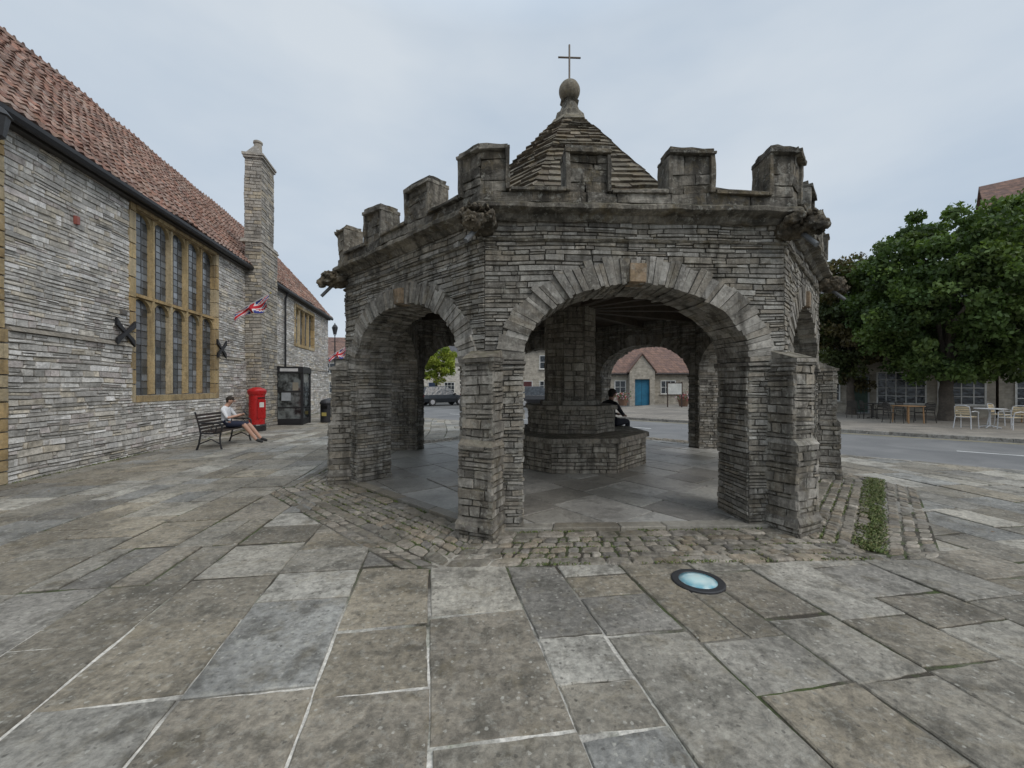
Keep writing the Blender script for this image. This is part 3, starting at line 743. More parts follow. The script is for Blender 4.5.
def stone_window(win,nl,transoms,name):
    a,b,c_,d=win
    for (sa,sb) in ((a-ws,a),(b,b+ws)):
        z=c_-ws
        while z<d+ws:
            h=min(R.uniform(.3,.5),d+ws-z); oc.block(hf,sa-R.uniform(0,.05) if sa<a else sa,sb,z+.003,z+h-.003,-.25,.035,pick(PALO,.14),.01,.002,back=True); z+=h
    for (za,zb) in ((c_-ws,c_),(d,d+ws)):
        s=a
        while s<b-.02:
            l=min(R.uniform(.5,.9),b-s)
            if b-s-l<.2: l=b-s
            oc.block(hf,s+.003,s+l-.003,za,zb,-.25,.045 if za<d-.1 else .05,pick(PALO,.1),.01,.002,back=True); s+=l
    lw=(b-a)/nl; mw=.055
    for i in range(1,nl): oc.block(hf,a+i*lw-mw,a+i*lw+mw,c_,d,-.2,-.02,pick(PALO,.06),.025,.001,back=True)
    for tz in transoms: oc.block(hf,a,b,tz-.06,tz+.06,-.2,-.014,pick(PALO,.06),.025,.001,back=True)
    gl=MB(); ld=MB()
    tops=[z for z in transoms]+[d]
    for i in range(nl):
        x0,x1=a+i*lw+(mw if i else 0),a+(i+1)*lw-(mw if i<nl-1 else 0)
        for tz in tops:
            zt_=tz-(.06 if tz!=d else 0); ns_=8; cx=(x0+x1)/2; hw_=(x1-x0)/2; hh=.26
            for sg in (-1,1):
                for j in range(ns_):
                    q0,q1=j/ns_,(j+1)/ns_
                    f_=lambda q: zt_-hh*(1-math.sqrt(max(0,1-(1-q)**2)))
                    x_0,x_1=cx+sg*hw_*(1-q0),cx+sg*hw_*(1-q1)
                    A=[(x_0,f_(q0)),(x_1,f_(q1)),(x_1,zt_),(x_0,zt_)]
                    oc.add([hf.p(x,-.06,z) for x,z in A],[(0,1,2,3)],(.42,.32,.17))
                    oc.add([hf.p(A[0][0],-.06,A[0][1]),hf.p(A[1][0],-.06,A[1][1]),hf.p(A[1][0],-.14,A[1][1]),hf.p(A[0][0],-.14,A[0][1])],[(0,1,2,3)],(.36,.27,.14))
        nx=3; nz=max(2,int((d-c_)/.17))
        for j in range(1,nx): 
            x=x0+(x1-x0)*j/nx; ld.block(hf,x-.006,x+.006,c_,d,-.145,-.128,(.09,.09,.09),.001,0)
        for q in range(nz):
            za,zb=c_+(d-c_)*q/nz,c_+(d-c_)*(q+1)/nz
            if q: ld.block(hf,x0,x1,za-.005,za+.005,-.145,-.126,(.09,.09,.09),.001,0)
            for j in range(nx):
                xa,xb=x0+(x1-x0)*j/nx,x0+(x1-x0)*(j+1)/nx; r1,r2=R.uniform(-.004,.004),R.uniform(-.004,.004)
                cg=R.choice([(.10,.11,.12),(.15,.165,.18),(.07,.08,.085),(.2,.22,.24)])
                gl.add([hf.p(xa,-.14-r1-r2,za),hf.p(xb,-.14+r1-r2,za),hf.p(xb,-.14+r1+r2,zb),hf.p(xa,-.14-r1+r2,zb)],[(0,1,2,3)],cg)
    gl.build(name+'_glass',M_wg,hall)
    ld.build(name+'_leading',M_iron,hall)
t=NT('leaded_glass'); tcc=t.n('ShaderNodeTexCoord').outputs['Object']
at=t.n('ShaderNodeAttribute',attribute_name='Col').outputs['Color']
c=t.scalec(at,t.mr(t.noise(tcc,1.2,4),.35,.65,.5,1.4)); t.l(c,t.bs.inputs['Base Color']); t.bs.inputs['Roughness'].default_value=.14
t.bs.inputs['Specular IOR Level'].default_value=.8; M_wg=t.m
stone_window(win,5,[3.75],'great_window'); stone_window(w2,4,[],'small_window')
oc.build('ham_stone_dressings',M_ochre,hall)
ch=MB()
def stack(s0,s1,n0,n1,z0,z1,pal):
    courses(ch,Fr(hf.p((s0+s1)/2,n1,0).xy,HN),lambda a,b:[(-(s1-s0)/2,(s1-s0)/2)],z0,z1,(.08,.16),(.2,.5),-.06,(.0,.02),pal)
    for s,sg in ((s0,-1),(s1,1)):
        o=hf.p(s,(n0+n1)/2,0); courses(ch,Fr((o.x,o.y),hf.U*sg),lambda a,b:[(-(n1-n0)/2,(n1-n0)/2)],z0,z1,(.08,.16),(.2,.45),-.06,(.0,.02),pal)
    o=hf.p((s0+s1)/2,n0,0); courses(ch,Fr((o.x,o.y),-HN),lambda a,b:[(-(s1-s0)/2,(s1-s0)/2)],z0 if z0>6 else 6,z1,(.08,.16),(.2,.5),-.06,(.0,.02),pal)
    ch.block(hf,s0+.02,s1-.02,z0,z1-.01,n0+.02,n1-.02,(.25,.24,.22),0,0,back=True)
PALK=[(.40,.37,.32),(.46,.42,.36),(.33,.305,.265),(.47,.41,.31),(.37,.35,.31),(.28,.26,.23)]
stack(14.95,16.45,.0,.55,-.05,6.9,PALK); stack(15.2,16.35,-.12,.46,7.05,10.15,PALK)
for (e_,z0,z1) in ((.05,6.9,6.97),(.02,6.97,7.05)): ch.block(hf,14.95-e_,16.45+e_,z0,z1,-.15,.55+e_,pick(PALK),.01,.005,back=True)
for (e_,z0,z1) in ((.05,10.15,10.24),(.08,10.24,10.33)): ch.block(hf,15.2-e_,16.35+e_,z0,z1,-.12-e_,.46+e_,pick(PALK),.01,.005,back=True)
ch.hexa([hf.p(15.2,-.12,10.33),hf.p(16.35,-.12,10.33),hf.p(16.35,.46,10.33),hf.p(15.2,.46,10.33)],[hf.p(15.4,.12,10.72),hf.p(16.15,.12,10.72),hf.p(16.15,.22,10.72),hf.p(15.4,.22,10.72)],pick(PALK),0,True)
pp=hf.p(15.65,.16,0); ch.lathe([(.15,10.55),(.13,10.9),(.16,10.93),(.16,11.0),(.12,11.0)],pp.x,pp.y,(.4,.36,.3),14)
ch.warp(.03,1.2,.01,6)
ch.build('chimney_stack',M_wall,hall)
ro=MB(); PALT=[(.24,.125,.09),(.28,.15,.11),(.20,.11,.085),(.27,.17,.13),(.17,.11,.09),(.32,.21,.165),(.22,.135,.105)]
en,ez=.22,6.02; sl_=math.hypot(en+HWD,RZ-ez); rnm=((RZ-ez)/sl_,(en+HWD)/sl_)
def PR(s,d,o): q=d/sl_; return hf.p(s,en-(en+HWD)*q+rnm[0]*o,ez+(RZ-ez)*q+rnm[1]*o)
ro.add([PR(S0,0,-.02),PR(S1+.1,0,-.02),PR(S1+.1,sl_,-.02),PR(S0,sl_,-.02)],[(0,1,2,3)],(.06,.04,.03))
ro.add([PR(S0,sl_,-.02),PR(S1+.1,sl_,-.02),hf.p(S1+.1,-2*HWD-.2,ez),hf.p(S0,-2*HWD-.2,ez)],[(0,1,2,3)],(.2,.1,.06))
d=0; ex=.26; prof=[(0,.0),(.15,.028),(.32,.045),(.5,.025),(.68,.004),(.85,.0),(1,.01)]
while d<sl_-.05:
    d1=min(d+ex,sl_); s=S0
    while s<S1+.05:
        tw=.22; c=pick(PALT,.24); dz=R.uniform(-.004,.016); dd=R.uniform(-.018,.018)
        vs=[]
        for (q,h) in prof: vs.append(PR(s+q*tw,d+dd,h+.035+dz))
        for (q,h) in prof: vs.append(PR(s+q*tw,d1+.02,h+.005))
        for (q,h) in prof: vs.append(PR(s+q*tw,d+dd,h+.012+dz-.03))
        n_=len(prof); fs=[(i,i+1,n_+i+1,n_+i) for i in range(n_-1)]+[(2*n_+i,2*n_+i+1,i+1,i) for i in range(n_-1)]
        ro.add(vs,fs,c); s+=tw
    d=d1
s=S0
while s<S1:
    c=pick(PALT,.12); pr0=[(-.15,-.10),(-.1,.0),(0,.06),(.1,.0),(.15,-.10)]
    vs=[hf.p(s,-HWD+n_,RZ+.03+z) for n_,z in pr0]+[hf.p(s+.44,-HWD+n_,RZ+.03+z) for n_,z in pr0]
    ro.add(vs,[(i,i+1,6+i,5+i) for i in range(4)],c)
    for q in (.1,.32): ro.hexa([hf.p(s+q-.06,-HWD+.015,RZ+.07),hf.p(s+q+.06,-HWD+.015,RZ+.07),hf.p(s+q+.06,-HWD-.015,RZ+.07),hf.p(s+q-.06,-HWD-.015,RZ+.07)],
        [hf.p(s+q-.015,-HWD+.01,RZ+.16),hf.p(s+q+.015,-HWD+.01,RZ+.16),hf.p(s+q+.015,-HWD-.01,RZ+.16),hf.p(s+q-.015,-HWD-.01,RZ+.16)],c)
    s+=.45
ro.warp(.09,.7,.008,5)
ro.build('pantile_roof',M_tile,hall)
gt=MB(); BK=(.02,.02,.022)
pf=[(.16,5.98),(.17,5.90),(.22,5.86),(.28,5.87),(.31,5.93),(.31,6.0),(.295,6.0),(.29,5.94),(.2,5.9)]
vs=[hf.p(S0,n_,z) for n_,z in pf]+[hf.p(S1+.1,n_,z) for n_,z in pf]; n_=len(pf)
gt.add(vs,[(i,i+1,n_+i+1,n_+i) for i in range(n_-1)],BK)
gt.block(hf,S0,S1,5.84,6.06,-.02,.155,(.05,.045,.04),0,0,back=True)
gt.tube([hf.p(18.6,.24,5.88),hf.p(18.6,.12,5.6),hf.p(18.6,.12,0)],.045,BK)
gt.build('gutter',M_iron,hall)
tp=MB()
for s in (9.12,13.2):
    for sg in (-1,1):
        M=[(-.27*sg,-.22),(-.08*sg,-.06),(.08*sg,.06),(.27*sg,.22)]
        for i in range(3):
            (x0,z0),(x1,z1)=M[i],M[i+1]; w0=.05 if i!=0 else .075; w1=.05 if i!=2 else .075
            o=.10+.006*sg
            tp.hexa([hf.p(s+x0,o-.05,2.8+z0-w0),hf.p(s+x1,o-.05,2.8+z1-w1),hf.p(s+x1,o-.05,2.8+z1+w1),hf.p(s+x0,o-.05,2.8+z0+w0)],
                    [hf.p(s+x0,o,2.8+z0-w0),hf.p(s+x1,o,2.8+z1-w1),hf.p(s+x1,o,2.8+z1+w1),hf.p(s+x0,o,2.8+z0+w0)],BK)
tp.block(hf,9.04,9.2,3.2,3.32,0,.06,(.12,.11,.1),.01,0,back=True)
tp.block(hf,7.9,7.98,4.75,4.92,0,.06,(.3,.1,.08),.01,0,back=True)
tp.block(hf,17.3,17.9,1.2,2.0,0,.10,(.05,.05,.05),.01,0,back=True); tp.block(hf,17.36,17.84,1.26,1.94,.09,.103,(.55,.55,.5),.002,0)
tp.build('tie_plates',M_iron,hall)
lt=empty('wall_lantern'); g=MB(); LS=6.14; lp=hf.p(LS,.34,0)
g.tube([hf.p(LS,0,5.2),hf.p(LS,.2,5.45),hf.p(LS,.34,5.4)],.02,BK); g.tube([hf.p(LS,0,5.7),hf.p(LS,.34,5.4)],.014,BK)
g.lathe([(.05,5.38),(.09,5.42),(.14,5.72),(.17,5.74),(.10,5.84),(.03,5.88),(.02,5.92),(.005,5.94)],lp.x,lp.y,BK,6)
g.build('lantern_body',M_iron,lt)
def ujack(u,v):
    B_=(.02,.03,.17);Wt=(.6,.6,.6);Rd=(.45,.02,.03); x=(u-.5)*2;y=(v-.5)*2
    if abs(x)<.12 or abs(y)<.2: return Rd
    if abs(x)<.2 or abs(y)<.34: return Wt
    d=abs(abs(x)-abs(y))
    return Rd if d<.09 else (Wt if d<.24 else B_)
def flag(name,s,z,out,up,ln,drop):
    e=empty(name); g=MB(); p0=hf.p(s,0,z); p1=hf.p(s,out,z+up)
    g.tube([p0,p1],.02,(.5,.5,.48)); g.tube([p1,p1+V((.03,0,.03))],.03,(.45,.35,.1))
    nu,nv=30,16; ax=(p1-p0).normalized()
    def P_(i,j):
        u=i/nu; v=j/nv; q=p1-ax*(.05+u*ln); sag=drop*(v)*(.75+.25*math.sin(u*7))
        return q+V((0,0,-sag))+hf.U*(-.13*math.sin(u*13+v*3)*v-.1*v)+HN*(.05*math.sin(v*6+u*4)*v)
    for i in range(nu):
        for j in range(nv): g.add([P_(i,j),P_(i+1,j),P_(i+1,j+1),P_(i,j+1)],[(0,1,2,3)],ujack((i+.5)/nu,(j+.5)/nv))
    g.build('flag_and_pole',M_cloth,e)
flag('union_flag',13.35,3.75,1.45,.95,1.2,.5); flag('union_flag',25.2,3.2,1.4,.9,1.2,.6)

# ------------------------------------------------------------------ street furniture
BA=math.atan2(HN.y,HN.x)
bench=empty('park_bench',(-7.72,10.85,0),BA); g=MB(); BW=(.035,.025,.02)
for i in range(6): x=-.2+i*.082; g.box(x,x+.062,-.82,.82,.43+.004*abs(i-3),.455+.004*abs(i-3),BW)
for i in range(5): 
    z=.52+i*.085; x=-.235-(z-.45)*.22; M=Matrix.Translation((x,0,z))@Matrix.Rotation(rad(-12),4,'Y'); g.box(-.011,.011,-.82,.82,-.03,.03,BW,0,M)
g.build('slats',M_wood,bench); g=MB()
for y in (-.8,.8):
    g.tube([(.24,y,0),(.21,y,.12),(.2,y,.3),(.22,y,.43),(.25,y,.52),(.24,y,.62),(.18,y,.66)],[.024,.02,.02,.022,.02,.022,.022],BK)
    g.tube([(.18,y,.66),(.0,y,.67),(-.15,y,.66),(-.27,y,.68)],.022,BK)
    g.tube([(-.32,y,0),(-.27,y,.15),(-.23,y,.4),(-.28,y,.65),(-.36,y,.95)],[.026,.022,.022,.02,.02],BK)
    g.tube([(.22,y,.42),(0,y,.40),(-.23,y,.42)],.022,BK); g.tube([(.2,y,.14),(0,y,.26),(-.27,y,.14)],.016,BK)
    g.tube([(.1,y,.42),(.12,y,.55),(.05,y,.63),(-.02,y,.57),(.02,y,.5)],.014,BK)
g.build('iron_ends',M_iron,bench)
def person(name,parent_loc,rot,J,E,mats_of,cols,extra=None):
    e=empty(name,parent_loc,rot)
    names=list(J); idx={n_:i for i,n_ in enumerate(names)}
    me=bpy.data.meshes.new(name+'_sk'); me.from_pydata([J[n_][:3] for n_ in names],[(idx[a],idx[b]) for a,b in E],[])
    o=link(bpy.data.objects.new('tmp',me))
    m=o.modifiers.new('skin','SKIN'); m.use_smooth_shade=True; m.branch_smoothing=.4
    lay=me.skin_vertices[0].data
    for n_,i in idx.items():
        r=J[n_][3]; lay[i].radius=(r,r); lay[i].use_root=(n_=='pelvis')
    m=o.modifiers.new('ss','SUBSURF'); m.levels=2; m.render_levels=2
    dg=bpy.context.evaluated_depsgraph_get(); dg.update(); ev=o.evaluated_get(dg)
    nm=bpy.data.meshes.new_from_object(ev); bpy.data.objects.remove(o)
    nm.name=name+'_body'; nm.materials.clear()
    for mt in (M_cloth,M_skin): nm.materials.append(mt)
    segs=[(V(J[a][:3]),V(J[b][:3]),mats_of(a,b)) for a,b in E]
    cc=[]
    for v_ in nm.vertices:
        best=1e9;lab=None
        for a,b,lb in segs:
            ab=b-a; tq=max(0,min(1,(v_.co-a).dot(ab)/max(1e-9,ab.length_squared))); d_=(v_.co-(a+ab*tq)).length
            if d_<best: best=d_;lab=lb
        cc.append(lab)
    a_c=nm.color_attributes.new('Col','FLOAT_COLOR','POINT')
    a_c.data.foreach_set('color',np.array([(*cols[l_],1) for l_ in cc],dtype=np.float32).ravel())
    for p_ in nm.polygons: p_.material_index=1 if all(cc[i]=='skin' for i in p_.vertices) else 0; p_.use_smooth=True
    link(bpy.data.objects.new('body',nm),e)
    g=MB(); h=V(J['head'][:3])
    hc_=cols['hair']
    def ell(c_,s_,col,seg=12,mi=0):
        vs=[];fs=[]; nr=8
        for i in range(nr+1):
            th=math.pi*i/nr
            for k in range(seg):
                ph=2*math.pi*k/seg; vs.append((c_[0]+s_[0]*math.sin(th)*math.cos(ph),c_[1]+s_[1]*math.sin(th)*math.sin(ph),c_[2]+s_[2]*math.cos(th)))
        for i in range(nr):
            for k in range(seg): fs.append((i*seg+k,i*seg+(k+1)%seg,(i+1)*seg+(k+1)%seg,(i+1)*seg+k))
        g.add(vs,fs,col,mi)
    sk=cols['skin']
    ell((h.x-.022,h.y,h.z+.045),(.098,.086,.085),hc_); ell((h.x-.055,h.y,h.z+.0),(.06,.078,.09),hc_)
    ell((h.x+.092,h.y,h.z-.012),(.018,.013,.022),sk,8,1)
    for sg in (-1,1):
        ell((h.x-.005,h.y+sg*.082,h.z-.01),(.02,.01,.03),sk,8,1); ell((h.x+.078,h.y+sg*.032,h.z+.012),(.008,.013,.007),(.03,.025,.02),8); ell((h.x+.078,h.y+sg*.032,h.z+.03),(.008,.018,.004),hc_,8)
    ell((h.x+.082,h.y,h.z-.05),(.009,.024,.006),(.28,.1,.08),8,1)
    for sd in ('l','r'):
        hd=V(J['hand_'+sd][:3]); wr=V(J['wrist_'+sd][:3]); d=(hd-wr).normalized(); sgn=1 if sd=='l' else -1
        side=V((0,0,1)).cross(d).normalized(); nrm_=d.cross(side)
        for i,ln in enumerate((.062,.07,.066,.052)):
            b=hd+side*((i-1.5)*.019)+d*.02; c1=b+d*ln*.5+nrm_*.004; c2=c1+d*ln*.3-V((0,0,.018)); c3=c2-V((0,0,.022))+d*.002
            g.tube([b,c1,c2,c3],[.0095,.009,.008,.006],sk,6,1)
        b=hd-side*(sgn*.034)-d*.02; g.tube([b,b-side*sgn*.012+d*.03,b+d*.062+side*sgn*.004],[.011,.01,.007],sk,6,1)
    if extra: extra(g)
    g.build('head_and_hands',[M_cloth,M_skin],e,True)
def seated(name,loc,rot,cols,sz,lean,legs,arms,head,extra=None,longp=False):
    J={'pelvis':(-.06,0,sz+.11,.135),'waist':(-.10+lean*.3,0,sz+.27,.125),'chest':(-.10+lean*.8,0,sz+.47,(.15)),'neckb':(-.05+lean,0,sz+.60,.075),'neck':(-.02+lean,0,sz+.66,.055),
       'head':(*head,.088),'crown':(head[0]-.005,head[1],head[2]+.07,.075)}
    E=[('pelvis','waist'),('waist','chest'),('chest','neckb'),('neckb','neck'),('neck','head'),('head','crown')]
    for sd,sg in (('l',1),('r',-1)):
        sh=(-.09+lean*.9,sg*.175,sz+.54)
        J['sh_'+sd]=(*sh,.068); el,wr,ha=arms[sd]; J['mid_'+sd]=tuple((sh[i]+el[i])/2 for i in range(3))+(.055,)
        J['elbow_'+sd]=(*el,.044); J['wrist_'+sd]=(*wr,.028); J['hand_'+sd]=(*ha,.033)
        kn,an,to=legs[sd]; J['hip_'+sd]=(.02,sg*.1,sz+.10,.105); J['thigh_'+sd]=tuple((J['hip_'+sd][i]*.5+kn[i]*.5) for i in range(3))+(.088,)
        J['knee_'+sd]=(*kn,.062); J['calf_'+sd]=tuple(kn[i]*.65+an[i]*.35 for i in range(3))+(.058,); J['ankle_'+sd]=(*an,.04); J['foot_'+sd]=tuple(an[i]*.5+to[i]*.5 for i in range(3))+(.045,); J['toe_'+sd]=(*to,.035)
        E+=[('chest','sh_'+sd),('sh_'+sd,'mid_'+sd),('mid_'+sd,'elbow_'+sd),('elbow_'+sd,'wrist_'+sd),('wrist_'+sd,'hand_'+sd),('pelvis','hip_'+sd),('hip_'+sd,'thigh_'+sd),('thigh_'+sd,'knee_'+sd),('knee_'+sd,'calf_'+sd),('calf_'+sd,'ankle_'+sd),('ankle_'+sd,'foot_'+sd),('foot_'+sd,'toe_'+sd)]
    def mo(a,b):
        if b[:4] in('foot','toe_') or a[:4]=='foot': return 'shoe'
        if b.startswith('hip') or b.startswith('thigh') or b.startswith('knee'): return 'trousers'
        if b.startswith('calf') or b.startswith('ankle'): return 'trousers' if longp else 'skin'
        if b in('head','crown','neck') : return 'skin'
        if b.startswith('hand') : return 'skin'
        if b.startswith('wrist'): return 'shirt' if longp else 'skin'
        return 'shirt'
    person(name,loc,rot,J,E,mo,cols,extra)
cM={'skin':(.5,.29,.21),'shirt':(.68,.69,.71),'trousers':(.02,.025,.05),'shoe':(.03,.03,.03),'hair':(.03,.022,.016)}
legs={'l':((.43,.15,.55),(.74,.17,.13),(.90,.19,.06)),'r':((.42,-.10,.56),(.70,-.02,.12),(.87,-.03,.05))}
arms={'l':((.08,.25,.74),(.28,.12,.80),(.35,.07,.83)),'r':((.08,-.24,.74),(.28,-.11,.80),(.35,-.06,.83))}
def phone(g): M=Matrix.Translation((.41,0,.865))@Matrix.Rotation(rad(-35),4,'Y'); g.box(-.006,.006,-.04,.04,-.075,.075,(.02,.02,.02),0,M)
pl=Matrix.Rotation(BA,4,'Z')@V((-.02,.1,0))
seated('seated_man',(-7.72+pl.x,10.85+pl.y,0),BA,cM,.455,.02,legs,arms,(.06,0,1.2),phone)
cP={'skin':(.35,.2,.14),'shirt':(.02,.02,.024),'trousers':(.03,.03,.04),'shoe':(.02,.02,.02),'hair':(.02,.016,.013)}
legs2={'l':((.42,.13,.79),(.46,.14,.34),(.60,.16,.26)),'r':((.42,-.11,.79),(.40,-.1,.34),(.54,-.11,.26))}
arms2={'l':((.1,.24,.98),(.3,.12,.95),(.37,.08,.93)),'r':((.1,-.24,.98),(.3,-.1,.95),(.37,-.06,.93))}
an=rad(32); seated('seated_person',(CX+1.24*math.cos(an),CY+1.24*math.sin(an),0),an,cP,.675,.03,legs2,arms2,(.05,0,1.42),None,True)

pb=empty('post_box',(-9.12,14.3,0)); g=MB(); RDc=(.42,.012,.012)
g.lathe([(.29,0),(.29,.2),(.27,.24)],0,0,(.02,.02,.02),28)
g.lathe([(.25,.2),(.25,1.28),(.275,1.3),(.285,1.34),(.29,1.36),(.30,1.40),(.30,1.44),(.24,1.50),(.12,1.55),(.001,1.565)],0,0,RDc,32)
M=Matrix.Rotation(BA-.6,4,'Z')
g.box(.235,.262,-.13,.13,1.16,1.20,(.02,.01,.01),0,M); g.box(.235,.256,-.15,.15,.45,1.1,(.36,.01,.01),0,M); g.box(.24,.262,-.08,.08,.85,1.02,(.6,.6,.56),0,M)
g.build('pillar',M_red,pb,False)
kb=empty('telephone_kiosk',(-9.2,16.85,0),BA); g=MB(); h=.48; KH=2.4
for sx_ in (-1,1):
    for sy_ in (-1,1): g.box(sx_*h-.045,sx_*h+.045,sy_*h-.045,sy_*h+.045,0,KH-.2,BK)
g.box(-h-.06,h+.06,-h-.06,h+.06,KH-.26,KH-.04,BK); g.box(-h-.02,h+.02,-h-.02,h+.02,KH-.04,KH,BK); g.box(-h,h,-h,h,0,.06,BK)
for z in (.06,.7,1.35): 
    zh=.2 if z<.1 else .05
    g.box(-h,h,-h-.02,-h+.02,z,z+zh,BK); g.box(-h,h,h-.02,h+.02,z,z+zh,BK); g.box(h-.02,h+.02,-h,h,z,z+zh,BK); g.box(-h-.02,-h+.02,-h,h,z,z+zh,BK)
g.box(-.34,.34,-h-.066,-h-.061,KH-.2,KH-.08,(.5,.5,.5)); g.box(-.3,.05,-h-.012,-h-.008,1.0,1.33,(.3,.32,.34)); g.box(.12,.34,-h-.012,-h-.008,1.42,1.75,(.22,.2,.16)); g.build('frame',M_iron,kb)
t=NT('kiosk_glass'); t.bs.inputs['Roughness'].default_value=.05
tcc=t.n('ShaderNodeTexCoord').outputs['Object']; t.l(t.mix(t.mr(t.noise(tcc,3,4),.4,.6,0,1),(.02,.022,.022),(.16,.175,.175)),t.bs.inputs['Base Color'])
g=MB()
for (x0,x1,y0,y1) in ((-h,h,-h-.004,-h+.004),(-h,h,h-.004,h+.004),(h-.004,h+.004,-h,h),(-h-.004,-h+.004,-h,h)): g.box(x0,x1,y0,y1,.06,KH-.22,W)
g.build('glazing',t.m,kb)
for (x,y) in ((-8.15,17.6),(-8.6,18.9)):
    e=empty('litter_bin',(x,y,0)); g=MB(); g.lathe([(.24,0),(.26,.05),(.26,.8),(.29,.82),(.29,.88),(.22,.98),(.1,1.03),(.001,1.04)],0,0,(.025,.025,.028),20); g.box(-.14,.14,-.275,-.25,.62,.76,(.005,.005,.005)); g.box(-.1,.1,-.268,-.25,.3,.45,(.4,.33,.1)); g.build('bin_body',M_iron,e)
def street_lamp(x,y,H=5.2):
    e=empty('street_lamp',(x,y,0)); g=MB()
    g.lathe([(.12,0),(.12,.1),(.09,.15),(.08,.8),(.05,.9),(.04,H-1),(.03,H-.6),(.06,H-.58),(.06,H-.54)],0,0,BK,12)
    g.tube([(-.25,0,H-1),(.25,0,H-1)],.015,BK)
    g.lathe([(.10,H-.5),(.11,H-.5),(.2,H-.02),(.22,H),(.12,H+.16),(.05,H+.22),(.02,H+.32)],0,0,(.05,.05,.055),6)
    g.build('post',M_iron,e); g=MB(); g.lathe([(.095,H-.49),(.195,H-.04)],0,0,(.6,.62,.6),6,0,.52); g.build('lamp_glazing',M_glass,e)
street_lamp(-12.4,28,5.7); street_lamp(18,33,5)

def chair(x,y,rot,frame,seat):
    e=empty('cafe_chair',(x,y,.01),rot); g=MB()
    for sx_ in (-1,1):
        g.tube([(sx_*.24,-.24,0),(sx_*.23,-.22,.44),(sx_*.25,-.2,.62),(sx_*.25,.0,.66),(sx_*.23,.2,.64)],.014,frame,8)
        g.tube([(sx_*.24,.26,0),(sx_*.21,.2,.44),(sx_*.2,.27,.82)],.014,frame,8)
    g.tube([(-.2,.27,.82),(-.1,.3,.87),(.1,.3,.87),(.2,.27,.82)],.014,frame,8); g.tube([(-.23,-.22,.43),(.23,-.22,.43)],.013,frame); g.tube([(-.21,.2,.43),(.21,.2,.43)],.013,frame)
    for i in range(6): g.box(-.21,.21,-.21+i*.07,-.155+i*.07,.44,.455,seat)
    for i in range(4): 
        z=.53+i*.08; g.box(-.2,.2,.225+(z-.5)*.13,.24+(z-.5)*.13,z,z+.06,seat)
    g.build('chair_frame',M_col,e)
def table(x,y,top,leg,sq=True,r=.38):
    e=empty('cafe_table',(x,y,.01),R.uniform(-.4,.2)); g=MB()
    if sq:
        g.box(-r,r,-r,r,.715,.745,top)
        for a in (-1,1):
            for b in (-1,1): g.tube([(a*r*.9,b*r*.9,0),(a*r*.85,b*r*.85,.715)],.022,leg)
    else:
        g.lathe([(r-.01,.715),(r,.72),(r,.74),(r-.01,.745)],0,0,top,28); g.tube([(0,0,.05),(0,0,.715)],.03,leg)
        for k in range(4): a=k*math.pi/2+.4; g.tube([(0,0,.1),(.3*math.cos(a),.3*math.sin(a),.015)],.018,leg)
    g.build('table_top_and_legs',M_col,e)
AL=(.55,.56,.57); WK=(.62,.50,.32); DKf=(.04,.035,.03); WD=(.33,.19,.09)
for (x,y,r_) in ((17.03,15.0,1.9),(18.25,14.6,-1.6),(19.76,16.2,.3)): chair(x,y,r_,AL,WK)
table(18.16,15.2,(.5,.5,.5),AL,False,.42)
table(17.13,17.3,WD,WD)
for (x,y,r_) in ((16.38,17.2,1.4),(17.86,17.3,-1.5),(18.08,18.4,.1),(17.36,19.5,1.2),(18.22,19.8,-1.2),(16.98,19.8,2.0)): chair(x,y,r_,DKf,DKf)
table(17.78,19.7,DKf,DKf,False,.35)
table(22.44,17,WD,WD)

# ------------------------------------------------------------------ other buildings
def rubble_mat(name,c1,c2,mort,sx=1,bw=.38,rh=.13):
    t=NT(name); tc_=t.n('ShaderNodeTexCoord').outputs['Object']; sp=t.n('ShaderNodeSeparateXYZ'); t.l(tc_,sp.inputs[0])
    cb=t.n('ShaderNodeCombineXYZ'); nz=t.noise(tc_,1.5,3); t.l(t.math('ADD',sp.outputs[0],sp.outputs[1]),cb.inputs[0]); t.l(t.math('ADD',sp.outputs[2],t.math('MULTIPLY',nz,.12)),cb.inputs[1])
    br=t.n('ShaderNodeTexBrick'); t.l(cb.outputs[0],br.inputs['Vector']); br.inputs['Scale'].default_value=1; br.inputs['Brick Width'].default_value=bw; br.inputs['Row Height'].default_value=rh
    br.inputs['Mortar Size'].default_value=.012; br.inputs['Color1'].default_value=(*c1,1); br.inputs['Color2'].default_value=(*c2,1); br.inputs['Mortar'].default_value=(*mort,1)
    c=t.scalec(br.outputs['Color'],t.mr(t.noise(tc_,3,6,.7),.3,.7,.6,1.3)); t.l(c,t.bs.inputs['Base Color']); t.bs.inputs['Roughness'].default_value=.9
    t.l(t.bump(t.noise(tc_,20,4),.4,.02),t.bs.inputs['Normal']); return t.m
M_r1=rubble_mat('grey_rubble',(.46,.42,.35),(.34,.31,.26),(.38,.34,.28))
M_r2=rubble_mat('pale_render',(.6,.56,.5),(.58,.55,.48),(.59,.55,.5))
M_t1=rubble_mat('brown_roof',(.23,.135,.10),(.16,.10,.085),(.08,.06,.05),bw=.25,rh=.22)
M_t2=rubble_mat('slate_roof',(.11,.11,.12),(.085,.085,.095),(.05,.05,.05),bw=.25,rh=.2)
